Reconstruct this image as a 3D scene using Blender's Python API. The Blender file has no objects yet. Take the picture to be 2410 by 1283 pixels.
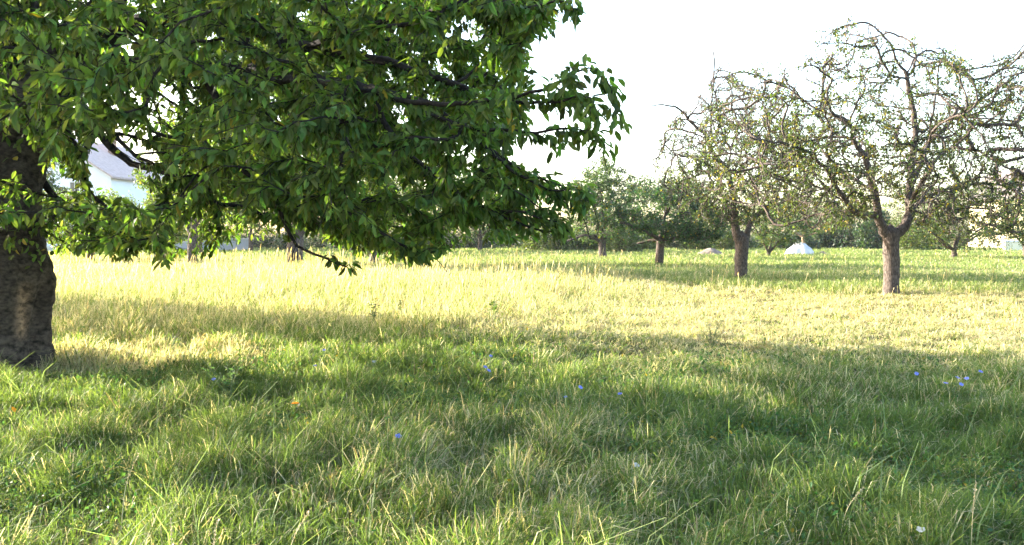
import bpy, bmesh, math, numpy as np
from mathutils import Vector

# ------------------------------------------------------------------ camera, sky, sun, exposure
sc = bpy.context.scene
COL = sc.collection
W, H, F = 2410.0, 1283.0, 2100.0
CAM_H, HORIZ = 1.5, 555.0
PITCH = math.atan((H / 2 - HORIZ) / F)
cam = bpy.data.cameras.new("camera")
cam.sensor_width = 36.0
cam.lens = 36.0 * F / W
cam.clip_start = 0.05
cam.clip_end = 3000.0
camo = bpy.data.objects.new("camera", cam)
COL.objects.link(camo)
camo.location = (0, 0, CAM_H)
camo.rotation_euler = (math.pi / 2 - PITCH, 0, 0)
sc.camera = camo

SUN_AZ, SUN_EL = math.radians(-66), math.radians(16.2)
world = bpy.data.worlds.new("World")
sc.world = world
world.use_nodes = True
wn = world.node_tree
sky = wn.nodes.new("ShaderNodeTexSky")
sky.sky_type = 'NISHITA'
sky.sun_disc = False
sky.sun_elevation = SUN_EL
sky.sun_rotation = SUN_AZ
sky.dust_density = 2.5
wn.links.new(sky.outputs[0], wn.nodes['Background'].inputs[0])
wn.nodes['Background'].inputs[1].default_value = 0.15
sun = bpy.data.lights.new("sun", 'SUN')
sun.energy = 4.8
sun.angle = math.radians(0.5)
sun.color = (1.0, 0.91, 0.76)
suno = bpy.data.objects.new("sun", sun)
COL.objects.link(suno)
TO_SUN = Vector((math.sin(SUN_AZ) * math.cos(SUN_EL), math.cos(SUN_AZ) * math.cos(SUN_EL), math.sin(SUN_EL)))
suno.rotation_euler = TO_SUN.to_track_quat('Z', 'Y').to_euler()
suno.location = (-60, 27, 20)
sc.view_settings.view_transform = 'Standard'
sc.view_settings.look = 'None'
sc.view_settings.exposure = 2.95
sc.view_settings.gamma = 1.0
sc.render.engine = 'CYCLES'
sc.cycles.max_bounces = 6
sc.cycles.diffuse_bounces = 4
sc.cycles.transmission_bounces = 4
sc.cycles.use_denoising = True
sc.cycles.denoiser = 'OPENIMAGEDENOISE'
sc.cycles.denoising_input_passes = 'RGB_ALBEDO_NORMAL'
sc.cycles.denoising_prefilter = 'ACCURATE'
sc.cycles.sample_clamp_indirect = 6.0

# ------------------------------------------------------------------ helpers
FWD = np.array([0, math.cos(PITCH), -math.sin(PITCH)])
UPV = np.array([0, math.sin(PITCH), math.cos(PITCH)])
RGT = np.array([1.0, 0, 0])


def at(px, py, Y):
    """world point seen at photo pixel (px, py) at ground distance Y in front of the camera"""
    d = FWD + (px - W / 2) / F * RGT - (py - H / 2) / F * UPV
    s = Y / d[1]
    return np.array([0, 0, CAM_H]) + d * s


def proj(P):
    P = np.asarray(P, float) - np.array([0, 0, CAM_H])
    z = P @ FWD
    z = np.where(z < 0.05, 0.05, z)
    return W / 2 + F * (P @ RGT) / z, H / 2 - F * (P @ UPV) / z


def unit(v):
    v = np.asarray(v, float)
    return v / np.maximum(np.linalg.norm(v, axis=-1, keepdims=True), 1e-9)


def hash2(ix, iy, seed):
    n = (ix * 374761393 + iy * 668265263 + seed * 974634721) & 0x7fffffff
    n = ((n ^ (n >> 13)) * 1274126177) & 0x7fffffff
    return ((n ^ (n >> 16)) & 0xffff) / 65535.0


def noise2(x, y, seed=0):
    x = np.asarray(x, float); y = np.asarray(y, float)
    ix = np.floor(x).astype(np.int64); iy = np.floor(y).astype(np.int64)
    fx = x - ix; fy = y - iy
    fx = fx * fx * (3 - 2 * fx); fy = fy * fy * (3 - 2 * fy)
    a = hash2(ix, iy, seed); b = hash2(ix + 1, iy, seed); c = hash2(ix, iy + 1, seed); d = hash2(ix + 1, iy + 1, seed)
    return (a * (1 - fx) + b * fx) * (1 - fy) + (c * (1 - fx) + d * fx) * fy


def fbm(x, y, seed=0, n=3):
    s = 0; a = 0.5; t = 0
    for k in range(n):
        s = s + a * noise2(x * 2 ** k, y * 2 ** k, seed + 17 * k); t += a; a *= 0.5
    return s / t


def ground_z(x, y):
    x = np.asarray(x, float); y = np.asarray(y, float)
    z = 0.16 * (fbm(x * 0.25, y * 0.25, 5) - 0.5) + 0.10 * (fbm(x * 0.9, y * 0.9, 9) - 0.5)
    r = np.hypot(x - CHX, y - CHY)
    return z * np.clip(1 - 0.75 * np.exp(-(r / 1.0) ** 2), 0, 1)


CHX, CHY = -5.72, 10.15


class Geo:
    def __init__(self):
        self.V = []; self.F = []; self.C = []; self.n = 0

    def add(self, V, faces, C=None):
        V = np.asarray(V, float).reshape(-1, 3)
        self.V.append(V)
        for f in faces:
            self.F.append(np.asarray(f, np.int64) + self.n)
        if C is not None:
            C = np.asarray(C, float)
            if C.ndim == 1:
                C = np.tile(C, (len(V), 1))
            self.C.append(C)
        self.n += len(V)

    def build(self, name, mat, parent=None, smooth=True, loc=None):
        V = np.concatenate(self.V)
        if loc is not None:
            V = V - np.asarray(loc, float)
        me = bpy.data.meshes.new(name)
        me.vertices.add(len(V)); me.vertices.foreach_set("co", V.astype(np.float32).ravel())
        loops = np.concatenate([f.ravel() for f in self.F])
        sizes = np.concatenate([np.full(len(f), f.shape[1]) for f in self.F])
        starts = np.concatenate([[0], np.cumsum(sizes)[:-1]])
        me.loops.add(len(loops)); me.loops.foreach_set("vertex_index", loops.astype(np.int32))
        me.polygons.add(len(sizes)); me.polygons.foreach_set("loop_start", starts.astype(np.int32))
        me.polygons.foreach_set("use_smooth", np.full(len(sizes), smooth, bool))
        if self.C:
            ca = me.color_attributes.new("tint", 'FLOAT_COLOR', 'POINT')
            c4 = np.concatenate([np.concatenate(self.C), np.ones((len(V), 1))], 1)
            ca.data.foreach_set("color", c4.astype(np.float32).ravel())
        me.update(calc_edges=True); me.validate()
        if mat:
            me.materials.append(mat)
        o = bpy.data.objects.new(name, me)
        COL.objects.link(o)
        if parent is not None:
            o.parent = parent
        return o


def tag(o, label=None, cat=None, group=None, kind=None):
    for k, v in (("label", label), ("category", cat), ("group", group), ("kind", kind)):
        if v:
            o[k] = v
    return o


def empty(name, loc, label, cat, group=None):
    o = bpy.data.objects.new(name, None)
    COL.objects.link(o); o.location = [float(v) for v in loc]
    o.empty_display_size = 0.2
    return tag(o, label, cat, group)


def copy_tree(o, parent=None):
    c = o.copy(); COL.objects.link(c)
    if parent is not None:
        c.parent = parent
    for ch in list(o.children):
        copy_tree(ch, c)
    return c


def tube(g, P, R, k, C=None, rough=0.0, rng=None):
    P = np.asarray(P, float); R = np.asarray(R, float); n = len(P)
    T = np.gradient(P, axis=0); T = unit(T)
    a = np.array([1.0, 0, 0]) if abs(T[0][0]) < 0.8 else np.array([0, 1.0, 0])
    N = np.zeros_like(P)
    u = unit(np.cross(T[0], a)); N[0] = u
    for i in range(1, n):
        u = u - T[i] * np.dot(u, T[i]); u = u / max(np.linalg.norm(u), 1e-9); N[i] = u
    B = np.cross(T, N)
    th = np.linspace(0, 2 * math.pi, k, endpoint=False)
    RR = R[:, None] * np.ones((1, k))
    if rough and rng is not None:
        RR = RR * (1 + rough * rng.normal(0, 1, (n, k)))
    V = P[:, None, :] + RR[..., None] * (np.cos(th)[None, :, None] * N[:, None, :] + np.sin(th)[None, :, None] * B[:, None, :])
    i = np.arange(n - 1)[:, None] * k; j = np.arange(k)[None, :]; j2 = (j + 1) % k
    q = np.stack([i + j, i + j2, i + k + j2, i + k + j], -1).reshape(-1, 4)
    V = V.reshape(-1, 3)
    tip = np.array([P[-1] + T[-1] * R[-1]]); V = np.concatenate([V, tip])
    m = (n - 1) * k; t = len(V) - 1
    tri = np.stack([m + np.arange(k), m + (np.arange(k) + 1) % k, np.full(k, t)], -1)
    g.add(V, [q, tri], C)


def catmull(P, step):
    P = np.asarray(P, float)
    if len(P) == 2:
        n = max(2, int(np.linalg.norm(P[1] - P[0]) / step) + 1)
        t = np.linspace(0, 1, n)[:, None]
        return P[0] * (1 - t) + P[1] * t
    Q = np.concatenate([[2 * P[0] - P[1]], P, [2 * P[-1] - P[-2]]])
    out = []
    for i in range(1, len(Q) - 2):
        n = max(2, int(np.linalg.norm(Q[i + 1] - Q[i]) / step) + 1)
        t = np.linspace(0, 1, n, endpoint=False)[:, None]
        a, b, c, d = Q[i - 1], Q[i], Q[i + 1], Q[i + 2]
        out.append(0.5 * (2 * b + (c - a) * t + (2 * a - 5 * b + 4 * c - d) * t ** 2 + (3 * b - a - 3 * c + d) * t ** 3))
    out.append(P[-1][None])
    return np.concatenate(out)


def in_poly(x, y, poly):
    x = np.asarray(x, float); y = np.asarray(y, float)
    r = np.zeros(x.shape, bool); n = len(poly); j = n - 1
    for i in range(n):
        xi, yi = poly[i]; xj, yj = poly[j]
        c = ((yi > y) != (yj > y)) & (x < (xj - xi) * (y - yi) / (yj - yi + 1e-12) + xi)
        r ^= c; j = i
    return r


# ------------------------------------------------------------------ materials
def new_mat(name):
    m = bpy.data.materials.new(name); m.use_nodes = True
    nt = m.node_tree; nt.nodes.clear()
    out = nt.nodes.new("ShaderNodeOutputMaterial")
    return m, nt, out


def leaf_mat(name, trans=0.42, rough=0.45, spec=0.35, tmul=(1.5, 1.55, 0.5, 1)):
    m, nt, out = new_mat(name)
    at_ = nt.nodes.new("ShaderNodeAttribute"); at_.attribute_name = "tint"
    p = nt.nodes.new("ShaderNodeBsdfPrincipled")
    p.inputs["Roughness"].default_value = rough
    p.inputs["Specular IOR Level"].default_value = spec
    nt.links.new(at_.outputs["Color"], p.inputs["Base Color"])
    t = nt.nodes.new("ShaderNodeBsdfTranslucent")
    mul = nt.nodes.new("ShaderNodeMix"); mul.data_type = 'RGBA'; mul.blend_type = 'MULTIPLY'
    mul.inputs[0].default_value = 1.0
    nt.links.new(at_.outputs["Color"], mul.inputs[6]); mul.inputs[7].default_value = tmul
    nt.links.new(mul.outputs[2], t.inputs["Color"])
    mx = nt.nodes.new("ShaderNodeMixShader"); mx.inputs[0].default_value = trans
    nt.links.new(p.outputs[0], mx.inputs[1]); nt.links.new(t.outputs[0], mx.inputs[2])
    nt.links.new(mx.outputs[0], out.inputs[0])
    return m


def bark_mat(name, c1, c2, scale, stretch, bump=0.6, tint=False, cells=0.9):
    m, nt, out = new_mat(name)
    tc = nt.nodes.new("ShaderNodeTexCoord"); mp = nt.nodes.new("ShaderNodeMapping")
    mp.inputs["Scale"].default_value = stretch
    nt.links.new(tc.outputs["Object"], mp.inputs[0])
    n1 = nt.nodes.new("ShaderNodeTexNoise"); n1.inputs["Scale"].default_value = scale
    n1.inputs["Detail"].default_value = 6; n1.inputs["Roughness"].default_value = 0.65
    nt.links.new(mp.outputs[0], n1.inputs[0])
    vo = nt.nodes.new("ShaderNodeTexVoronoi"); vo.feature = 'DISTANCE_TO_EDGE'; vo.inputs["Scale"].default_value = scale * 1.3
    nt.links.new(mp.outputs[0], vo.inputs[0])
    add = nt.nodes.new("ShaderNodeMath"); add.operation = 'MULTIPLY_ADD'; add.inputs[1].default_value = cells
    nt.links.new(vo.outputs["Distance"], add.inputs[0]); nt.links.new(n1.outputs[0], add.inputs[2])
    rp = nt.nodes.new("ShaderNodeValToRGB")
    rp.color_ramp.elements[0].position = 0.38; rp.color_ramp.elements[0].color = (*c1, 1)
    rp.color_ramp.elements[1].position = 0.55 + 0.4 * cells; rp.color_ramp.elements[1].color = (*c2, 1)
    nt.links.new(add.outputs[0], rp.inputs[0])
    p = nt.nodes.new("ShaderNodeBsdfPrincipled"); p.inputs["Roughness"].default_value = 0.9
    p.inputs["Specular IOR Level"].default_value = 0.15
    src = rp.outputs[0]
    if tint:
        a = nt.nodes.new("ShaderNodeAttribute"); a.attribute_name = "tint"
        mul = nt.nodes.new("ShaderNodeMix"); mul.data_type = 'RGBA'; mul.blend_type = 'MULTIPLY'; mul.inputs[0].default_value = 1
        nt.links.new(src, mul.inputs[6]); nt.links.new(a.outputs["Color"], mul.inputs[7]); src = mul.outputs[2]
    nt.links.new(src, p.inputs["Base Color"])
    b = nt.nodes.new("ShaderNodeBump"); b.inputs["Strength"].default_value = bump; b.inputs["Distance"].default_value = 0.03
    nt.links.new(add.outputs[0], b.inputs["Height"]); nt.links.new(b.outputs[0], p.inputs["Normal"])
    nt.links.new(p.outputs[0], out.inputs[0])
    return m


def plain_mat(name, col, rough=0.6, metal=0.0, noise=0.0, nscale=6.0, spec=0.4, bump=0.0, col2=None):
    m, nt, out = new_mat(name)
    p = nt.nodes.new("ShaderNodeBsdfPrincipled")
    p.inputs["Roughness"].default_value = rough; p.inputs["Metallic"].default_value = metal
    p.inputs["Specular IOR Level"].default_value = spec
    if noise or col2:
        tc = nt.nodes.new("ShaderNodeTexCoord")
        n1 = nt.nodes.new("ShaderNodeTexNoise"); n1.inputs["Scale"].default_value = nscale; n1.inputs["Detail"].default_value = 5
        nt.links.new(tc.outputs["Object"], n1.inputs[0])
        rp = nt.nodes.new("ShaderNodeValToRGB")
        lo = col2 if col2 else tuple(c * (1 - noise) for c in col)
        rp.color_ramp.elements[0].position = 0.3; rp.color_ramp.elements[0].color = (*lo, 1)
        rp.color_ramp.elements[1].position = 0.7; rp.color_ramp.elements[1].color = (*col, 1)
        nt.links.new(n1.outputs[0], rp.inputs[0]); nt.links.new(rp.outputs[0], p.inputs["Base Color"])
        if bump:
            b = nt.nodes.new("ShaderNodeBump"); b.inputs["Strength"].default_value = bump; b.inputs["Distance"].default_value = 0.05
            nt.links.new(n1.outputs[0], b.inputs["Height"]); nt.links.new(b.outputs[0], p.inputs["Normal"])
    else:
        p.inputs["Base Color"].default_value = (*col, 1)
    nt.links.new(p.outputs[0], out.inputs[0])
    return m


M_LEAF = leaf_mat("cherry_leaf", trans=0.52, rough=0.6, spec=0.2)
M_LEAF2 = leaf_mat("apple_leaf", trans=0.40, rough=0.5)
M_GRASS = leaf_mat("grass_blades", trans=0.45, rough=0.6, spec=0.2, tmul=(1.3, 1.3, 0.7, 1))
M_CHBARK = bark_mat("cherry_bark", (0.014, 0.012, 0.011), (0.085, 0.068, 0.058), 6.0, (1.8, 1.8, 2.6), 1.0, tint=True, cells=0.3)
M_BARK = bark_mat("apple_bark", (0.032, 0.025, 0.022), (0.135, 0.11, 0.098), 9.0, (2.2, 2.2, 0.8), 0.9)
M_BARKD = bark_mat("dark_bark", (0.035, 0.028, 0.022), (0.13, 0.10, 0.085), 8.0, (2.0, 2.0, 0.9), 0.8)
M_BARKLIT = bark_mat("sunlit_bark", (0.22, 0.13, 0.08), (0.5, 0.34, 0.24), 8.0, (2.0, 2.0, 0.9), 0.4)  # pale orange tone paints sunlight on the stem into the bark colour

# ------------------------------------------------------------------ ground
def build_ground():
    xs = np.unique(np.concatenate([np.linspace(-14, 14, 113), np.linspace(-60, 60, 121), np.array([-1500, -600, -250, -120, -85, 85, 120, 250, 600, 1500])]))
    ys = np.unique(np.concatenate([np.linspace(-6, 22, 113), np.linspace(22, 120, 99), np.array([-300, -80, -20, 150, 220, 400, 900, 2200])]))
    X, Y = np.meshgrid(xs, ys)
    Z = ground_z(X, Y)
    V = np.stack([X, Y, Z], -1).reshape(-1, 3)
    nx = len(xs); i = np.arange(len(ys) - 1)[:, None] * nx; j = np.arange(nx - 1)[None, :]
    q = np.stack([i + j, i + j + 1, i + nx + j + 1, i + nx + j], -1).reshape(-1, 4)
    m, nt, out = new_mat("meadow_soil")
    tc = nt.nodes.new("ShaderNodeTexCoord")
    n1 = nt.nodes.new("ShaderNodeTexNoise"); n1.inputs["Scale"].default_value = 0.8; n1.inputs["Detail"].default_value = 8
    n2 = nt.nodes.new("ShaderNodeTexNoise"); n2.inputs["Scale"].default_value = 22; n2.inputs["Detail"].default_value = 6
    nt.links.new(tc.outputs["Object"], n1.inputs[0]); nt.links.new(tc.outputs["Object"], n2.inputs[0])
    r1 = nt.nodes.new("ShaderNodeValToRGB")
    r1.color_ramp.elements[0].position = 0.35; r1.color_ramp.elements[0].color = (0.055, 0.075, 0.022, 1)
    r1.color_ramp.elements[1].position = 0.65; r1.color_ramp.elements[1].color = (0.16, 0.125, 0.06, 1)
    r2 = nt.nodes.new("ShaderNodeValToRGB")
    r2.color_ramp.elements[0].position = 0.3; r2.color_ramp.elements[0].color = (0.35, 0.35, 0.3, 1)
    r2.color_ramp.elements[1].position = 0.75; r2.color_ramp.elements[1].color = (1.3, 1.25, 1.1, 1)
    mul = nt.nodes.new("ShaderNodeMix"); mul.data_type = 'RGBA'; mul.blend_type = 'MULTIPLY'; mul.inputs[0].default_value = 1
    nt.links.new(n1.outputs[0], r1.inputs[0]); nt.links.new(n2.outputs[0], r2.inputs[0])
    nt.links.new(r1.outputs[0], mul.inputs[6]); nt.links.new(r2.outputs[0], mul.inputs[7])
    p = nt.nodes.new("ShaderNodeBsdfPrincipled"); p.inputs["Roughness"].default_value = 1.0
    p.inputs["Specular IOR Level"].default_value = 0.05
    nt.links.new(mul.outputs[2], p.inputs["Base Color"])
    b = nt.nodes.new("ShaderNodeBump"); b.inputs["Strength"].default_value = 0.8; b.inputs["Distance"].default_value = 0.04
    nt.links.new(n2.outputs[0], b.inputs["Height"]); nt.links.new(b.outputs[0], p.inputs["Normal"])
    nt.links.new(p.outputs[0], out.inputs[0])
    g = Geo(); g.add(V, [q])
    tag(g.build("meadow_ground", m), kind="structure", label="meadow ground of soil and thatch under the grass", cat="ground")


build_ground()


# ------------------------------------------------------------------ trees
class Skeleton:
    def __init__(self, rng, n=90000):
        self.P = np.zeros((n, 3)); self.D = np.zeros((n, 3)); self.par = np.full(n, -1, np.int64)
        self.rad = np.zeros(n); self.ok = np.zeros(n, bool); self.n = 0; self.rng = rng; self.tips = []

    def push(self, p, par, r=0.0, ok=True):
        i = self.n; self.P[i] = p; self.par[i] = par; self.rad[i] = r; self.ok[i] = ok
        d = p - self.P[par] if par >= 0 else np.array([0, 0, 1.0])
        self.D[i] = d / max(np.linalg.norm(d), 1e-9); self.n += 1
        return i

    def near(self, p, only_ok=True):
        d = np.linalg.norm(self.P[:self.n] - p, axis=1)
        if only_ok:
            d = np.where(self.ok[:self.n], d, 1e9)
        return int(d.argmin()), float(d.min())

    def limb(self, pts, r0, r1, step=0.2, ok=True, okfrom=0.0, wob=0.0, tip=False, par=None):
        """a hand-laid limb: a curve through pts that starts at the nearest wood already there"""
        C = catmull(pts, step); n = len(C)
        R = r0 + (r1 - r0) * np.linspace(0, 1, n) ** 0.8
        if wob:
            w = self.rng.normal(0, wob, (n, 3)); w[0] = 0
            w = np.cumsum(w, 0); w -= np.linspace(0, 1, n)[:, None] * w[-1]
            C = C + w
        last = -1
        if self.n:
            last = self.near(C[0], False)[0] if par is None else par
        for k in range(n):
            if k == 0 and self.n:
                if np.linalg.norm(C[0] - self.P[last]) < 0.02:
                    continue
            last = self.push(C[k], last, R[k], ok and k / n >= okfrom)
        if tip:
            self.tips.append(last)
        return last

    def grow(self, A, step=0.16, rtip=0.004, arch=0.12, wob=0.012, maxd=None):
        A = A[np.argsort([self.near(a)[1] for a in A])]
        for a in A:
            i, d = self.near(a)
            if d < step * 0.6 or (maxd and d > maxd):
                if d < step * 0.6:
                    self.tips.append(i)
                continue
            # climb towards the root a little so twigs leave at a slant, not at a right angle
            up = min(0.45 * d, 0.6); j = i
            while up > 0 and self.par[j] >= 0 and self.ok[self.par[j]]:
                up -= np.linalg.norm(self.P[j] - self.P[self.par[j]]); j = self.par[j]
            i = j; p0 = self.P[i]; d = np.linalg.norm(a - p0)
            c = p0 + (self.D[i] * 0.35 + unit(a - p0) * 0.3) * d * 0.6 + np.array([0, 0, arch * d]) + self.rng.normal(0, 0.05 * d, 3)
            n = max(2, int(d / step) + 1)
            t = np.linspace(0, 1, n + 1)[1:, None]
            C = (1 - t) ** 2 * p0 + 2 * t * (1 - t) * c + t ** 2 * a
            C[:-1] += self.rng.normal(0, wob, (n - 1, 3))
            last = i
            for q in C:
                last = self.push(q, last)
            self.tips.append(last)
        self.rtip = rtip

    def radii(self, rtip, ex=2.5, cap=None):
        n = self.n; s = np.zeros(n); kids = np.zeros(n, int)
        for i in range(n):
            if self.par[i] >= 0:
                kids[self.par[i]] += 1
        acc = np.where(kids == 0, rtip ** ex, 0.0)
        for i in range(n - 1, -1, -1):
            r = acc[i] ** (1 / ex)
            if self.rad[i] > 0:
                r = self.rad[i] if self.rad[i] > 0.02 else max(self.rad[i], min(r, 0.03))
            s[i] = r
            p = self.par[i]
            if p >= 0:
                acc[p] += min(acc[i], (cap or 9) ** ex)
        self.R = s
        return s

    def chains(self):
        n = self.n; heavy = np.full(n, -1); best = np.zeros(n)
        for i in range(n):
            p = self.par[i]
            if p >= 0 and self.R[i] > best[p]:
                best[p] = self.R[i]; heavy[p] = i
        out = []
        for i in range(n):
            p = self.par[i]
            if p < 0 or heavy[p] != i:
                ch = [i]
                while heavy[ch[-1]] >= 0:
                    ch.append(heavy[ch[-1]])
                if p >= 0:
                    ch = [p] + ch
                out.append(ch)
        return out

    def wood(self, gt, gb, thick, skip_first=False, C=None):
        for k, ch in enumerate(self.chains()):
            if len(ch) < 2 or (skip_first and k == 0 and False):
                continue
            P = self.P[ch].copy(); R = self.R[ch].copy()
            if self.par[ch[1]] == ch[0] and ch[0] != 0:
                R[0] = min(R[0], R[1] * 1.25)
            # split: thick part goes to the trunk mesh, thin to the branch mesh
            big = R > thick
            m = int(big.sum()) if big[0] else 0
            if m >= 2:
                k_ = 14 if R[0] > 0.1 else 9
                e = min(m + 1, len(ch))
                tube(gt, P[:e], R[:e], k_, C, 0.035, self.rng)
                if e < len(ch):
                    tube(gb, P[e - 1:], R[e - 1:], 6, C)
            else:
                tube(gb, P, R, 6 if R.max() > 0.012 else 4 if R.max() > 0.006 else 3, C)

    def leaf_sites(self, n_per, back, rng, tips=None):
        """positions and outward directions on the last BACK metres behind each tip"""
        tips = np.array(self.tips if tips is None else tips)
        tips = tips[self.par[tips] >= 0]
        out_p, out_d = [], []
        for t in tips:
            seg = [t]; L = 0
            while L < back and self.par[seg[-1]] >= 0:
                q = self.par[seg[-1]]; L += np.linalg.norm(self.P[q] - self.P[seg[-1]]); seg.append(q)
            Q = self.P[seg]
            m = max(1, int(round(n_per * rng.uniform(0.6, 1.4))))
            u = rng.random(m) ** 1.3 * (len(seg) - 1); k = np.minimum(u.astype(int), len(seg) - 2); f = (u - k)[:, None]
            out_p.append(Q[k] * (1 - f) + Q[k + 1] * f)
            out_d.append(np.tile(self.D[t], (m, 1)))
        return np.concatenate(out_p), np.concatenate(out_d)


def leaves(g, pos, axis, rng, L, Wd, droop, col, colvar, yellow=0.02, shape=0.5, fold=0.35, spread=0.9, simple=False):
    n = len(pos)
    rnd = unit(rng.normal(0, 1, (n, 3)))
    d = unit(axis * 0.6 + rnd * spread + np.array([0, 0, -1.0]) * (droop * rng.uniform(0.4, 1.4, (n, 1))))
    up = unit(np.array([0, 0, 1.0]) + rng.normal(0, 0.55, (n, 3)))
    s = unit(np.cross(d, up)); nrm = np.cross(s, d)
    l = (L * rng.uniform(0.45, 1.3, n))[:, None]; w = (Wd * rng.uniform(0.75, 1.2, n))[:, None] * 0.5
    f = fold * w * rng.uniform(0.2, 1.6, (n, 1))
    bend = l * rng.uniform(-0.05, 0.3, (n, 1))
    p0 = pos + d * l * 0.08
    if simple:
        V = np.stack([p0, p0 + d * l * shape + s * w, p0 + d * l - nrm * bend, p0 + d * l * shape - s * w], 1)
        b = np.arange(n)[:, None] * 4
        faces = [b + np.array([[0, 1, 2, 3]])]
        k = 4
    else:
        m1 = p0 + d * l * 0.36 - nrm * bend * 0.12; m2 = p0 + d * l * 0.70 - nrm * bend * 0.5; m3 = p0 + d * l - nrm * bend
        l1 = m1 + s * w * 0.92 + nrm * f; r1 = m1 - s * w * 0.92 + nrm * f
        l2 = m2 + s * w * 0.86 + nrm * f; r2 = m2 - s * w * 0.86 + nrm * f
        V = np.stack([p0, m1, m2, m3, l1, l2, r1, r2], 1)
        b = np.arange(n)[:, None] * 8
        tri = np.concatenate([b + np.array([[0, 4, 1]]), b + np.array([[2, 5, 3]]), b + np.array([[0, 1, 6]]), b + np.array([[2, 3, 7]])])
        quad = np.concatenate([b + np.array([[1, 4, 5, 2]]), b + np.array([[1, 2, 7, 6]])])
        faces = [tri, quad]; k = 8
    base = np.asarray(col, float)
    c = base[None] * (1 + colvar * rng.normal(0, 1, (n, 1))).clip(0.35, 2) * (1 + 0.12 * rng.normal(0, 1, (n, 3)))
    y = rng.random(n) < yellow
    c[y] = np.array([0.26, 0.2, 0.03]) * rng.uniform(0.6, 1.2, (y.sum(), 1))
    g.add(V.reshape(-1, 3), faces, np.repeat(c.clip(0.003, 0.9), k, 0))


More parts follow.
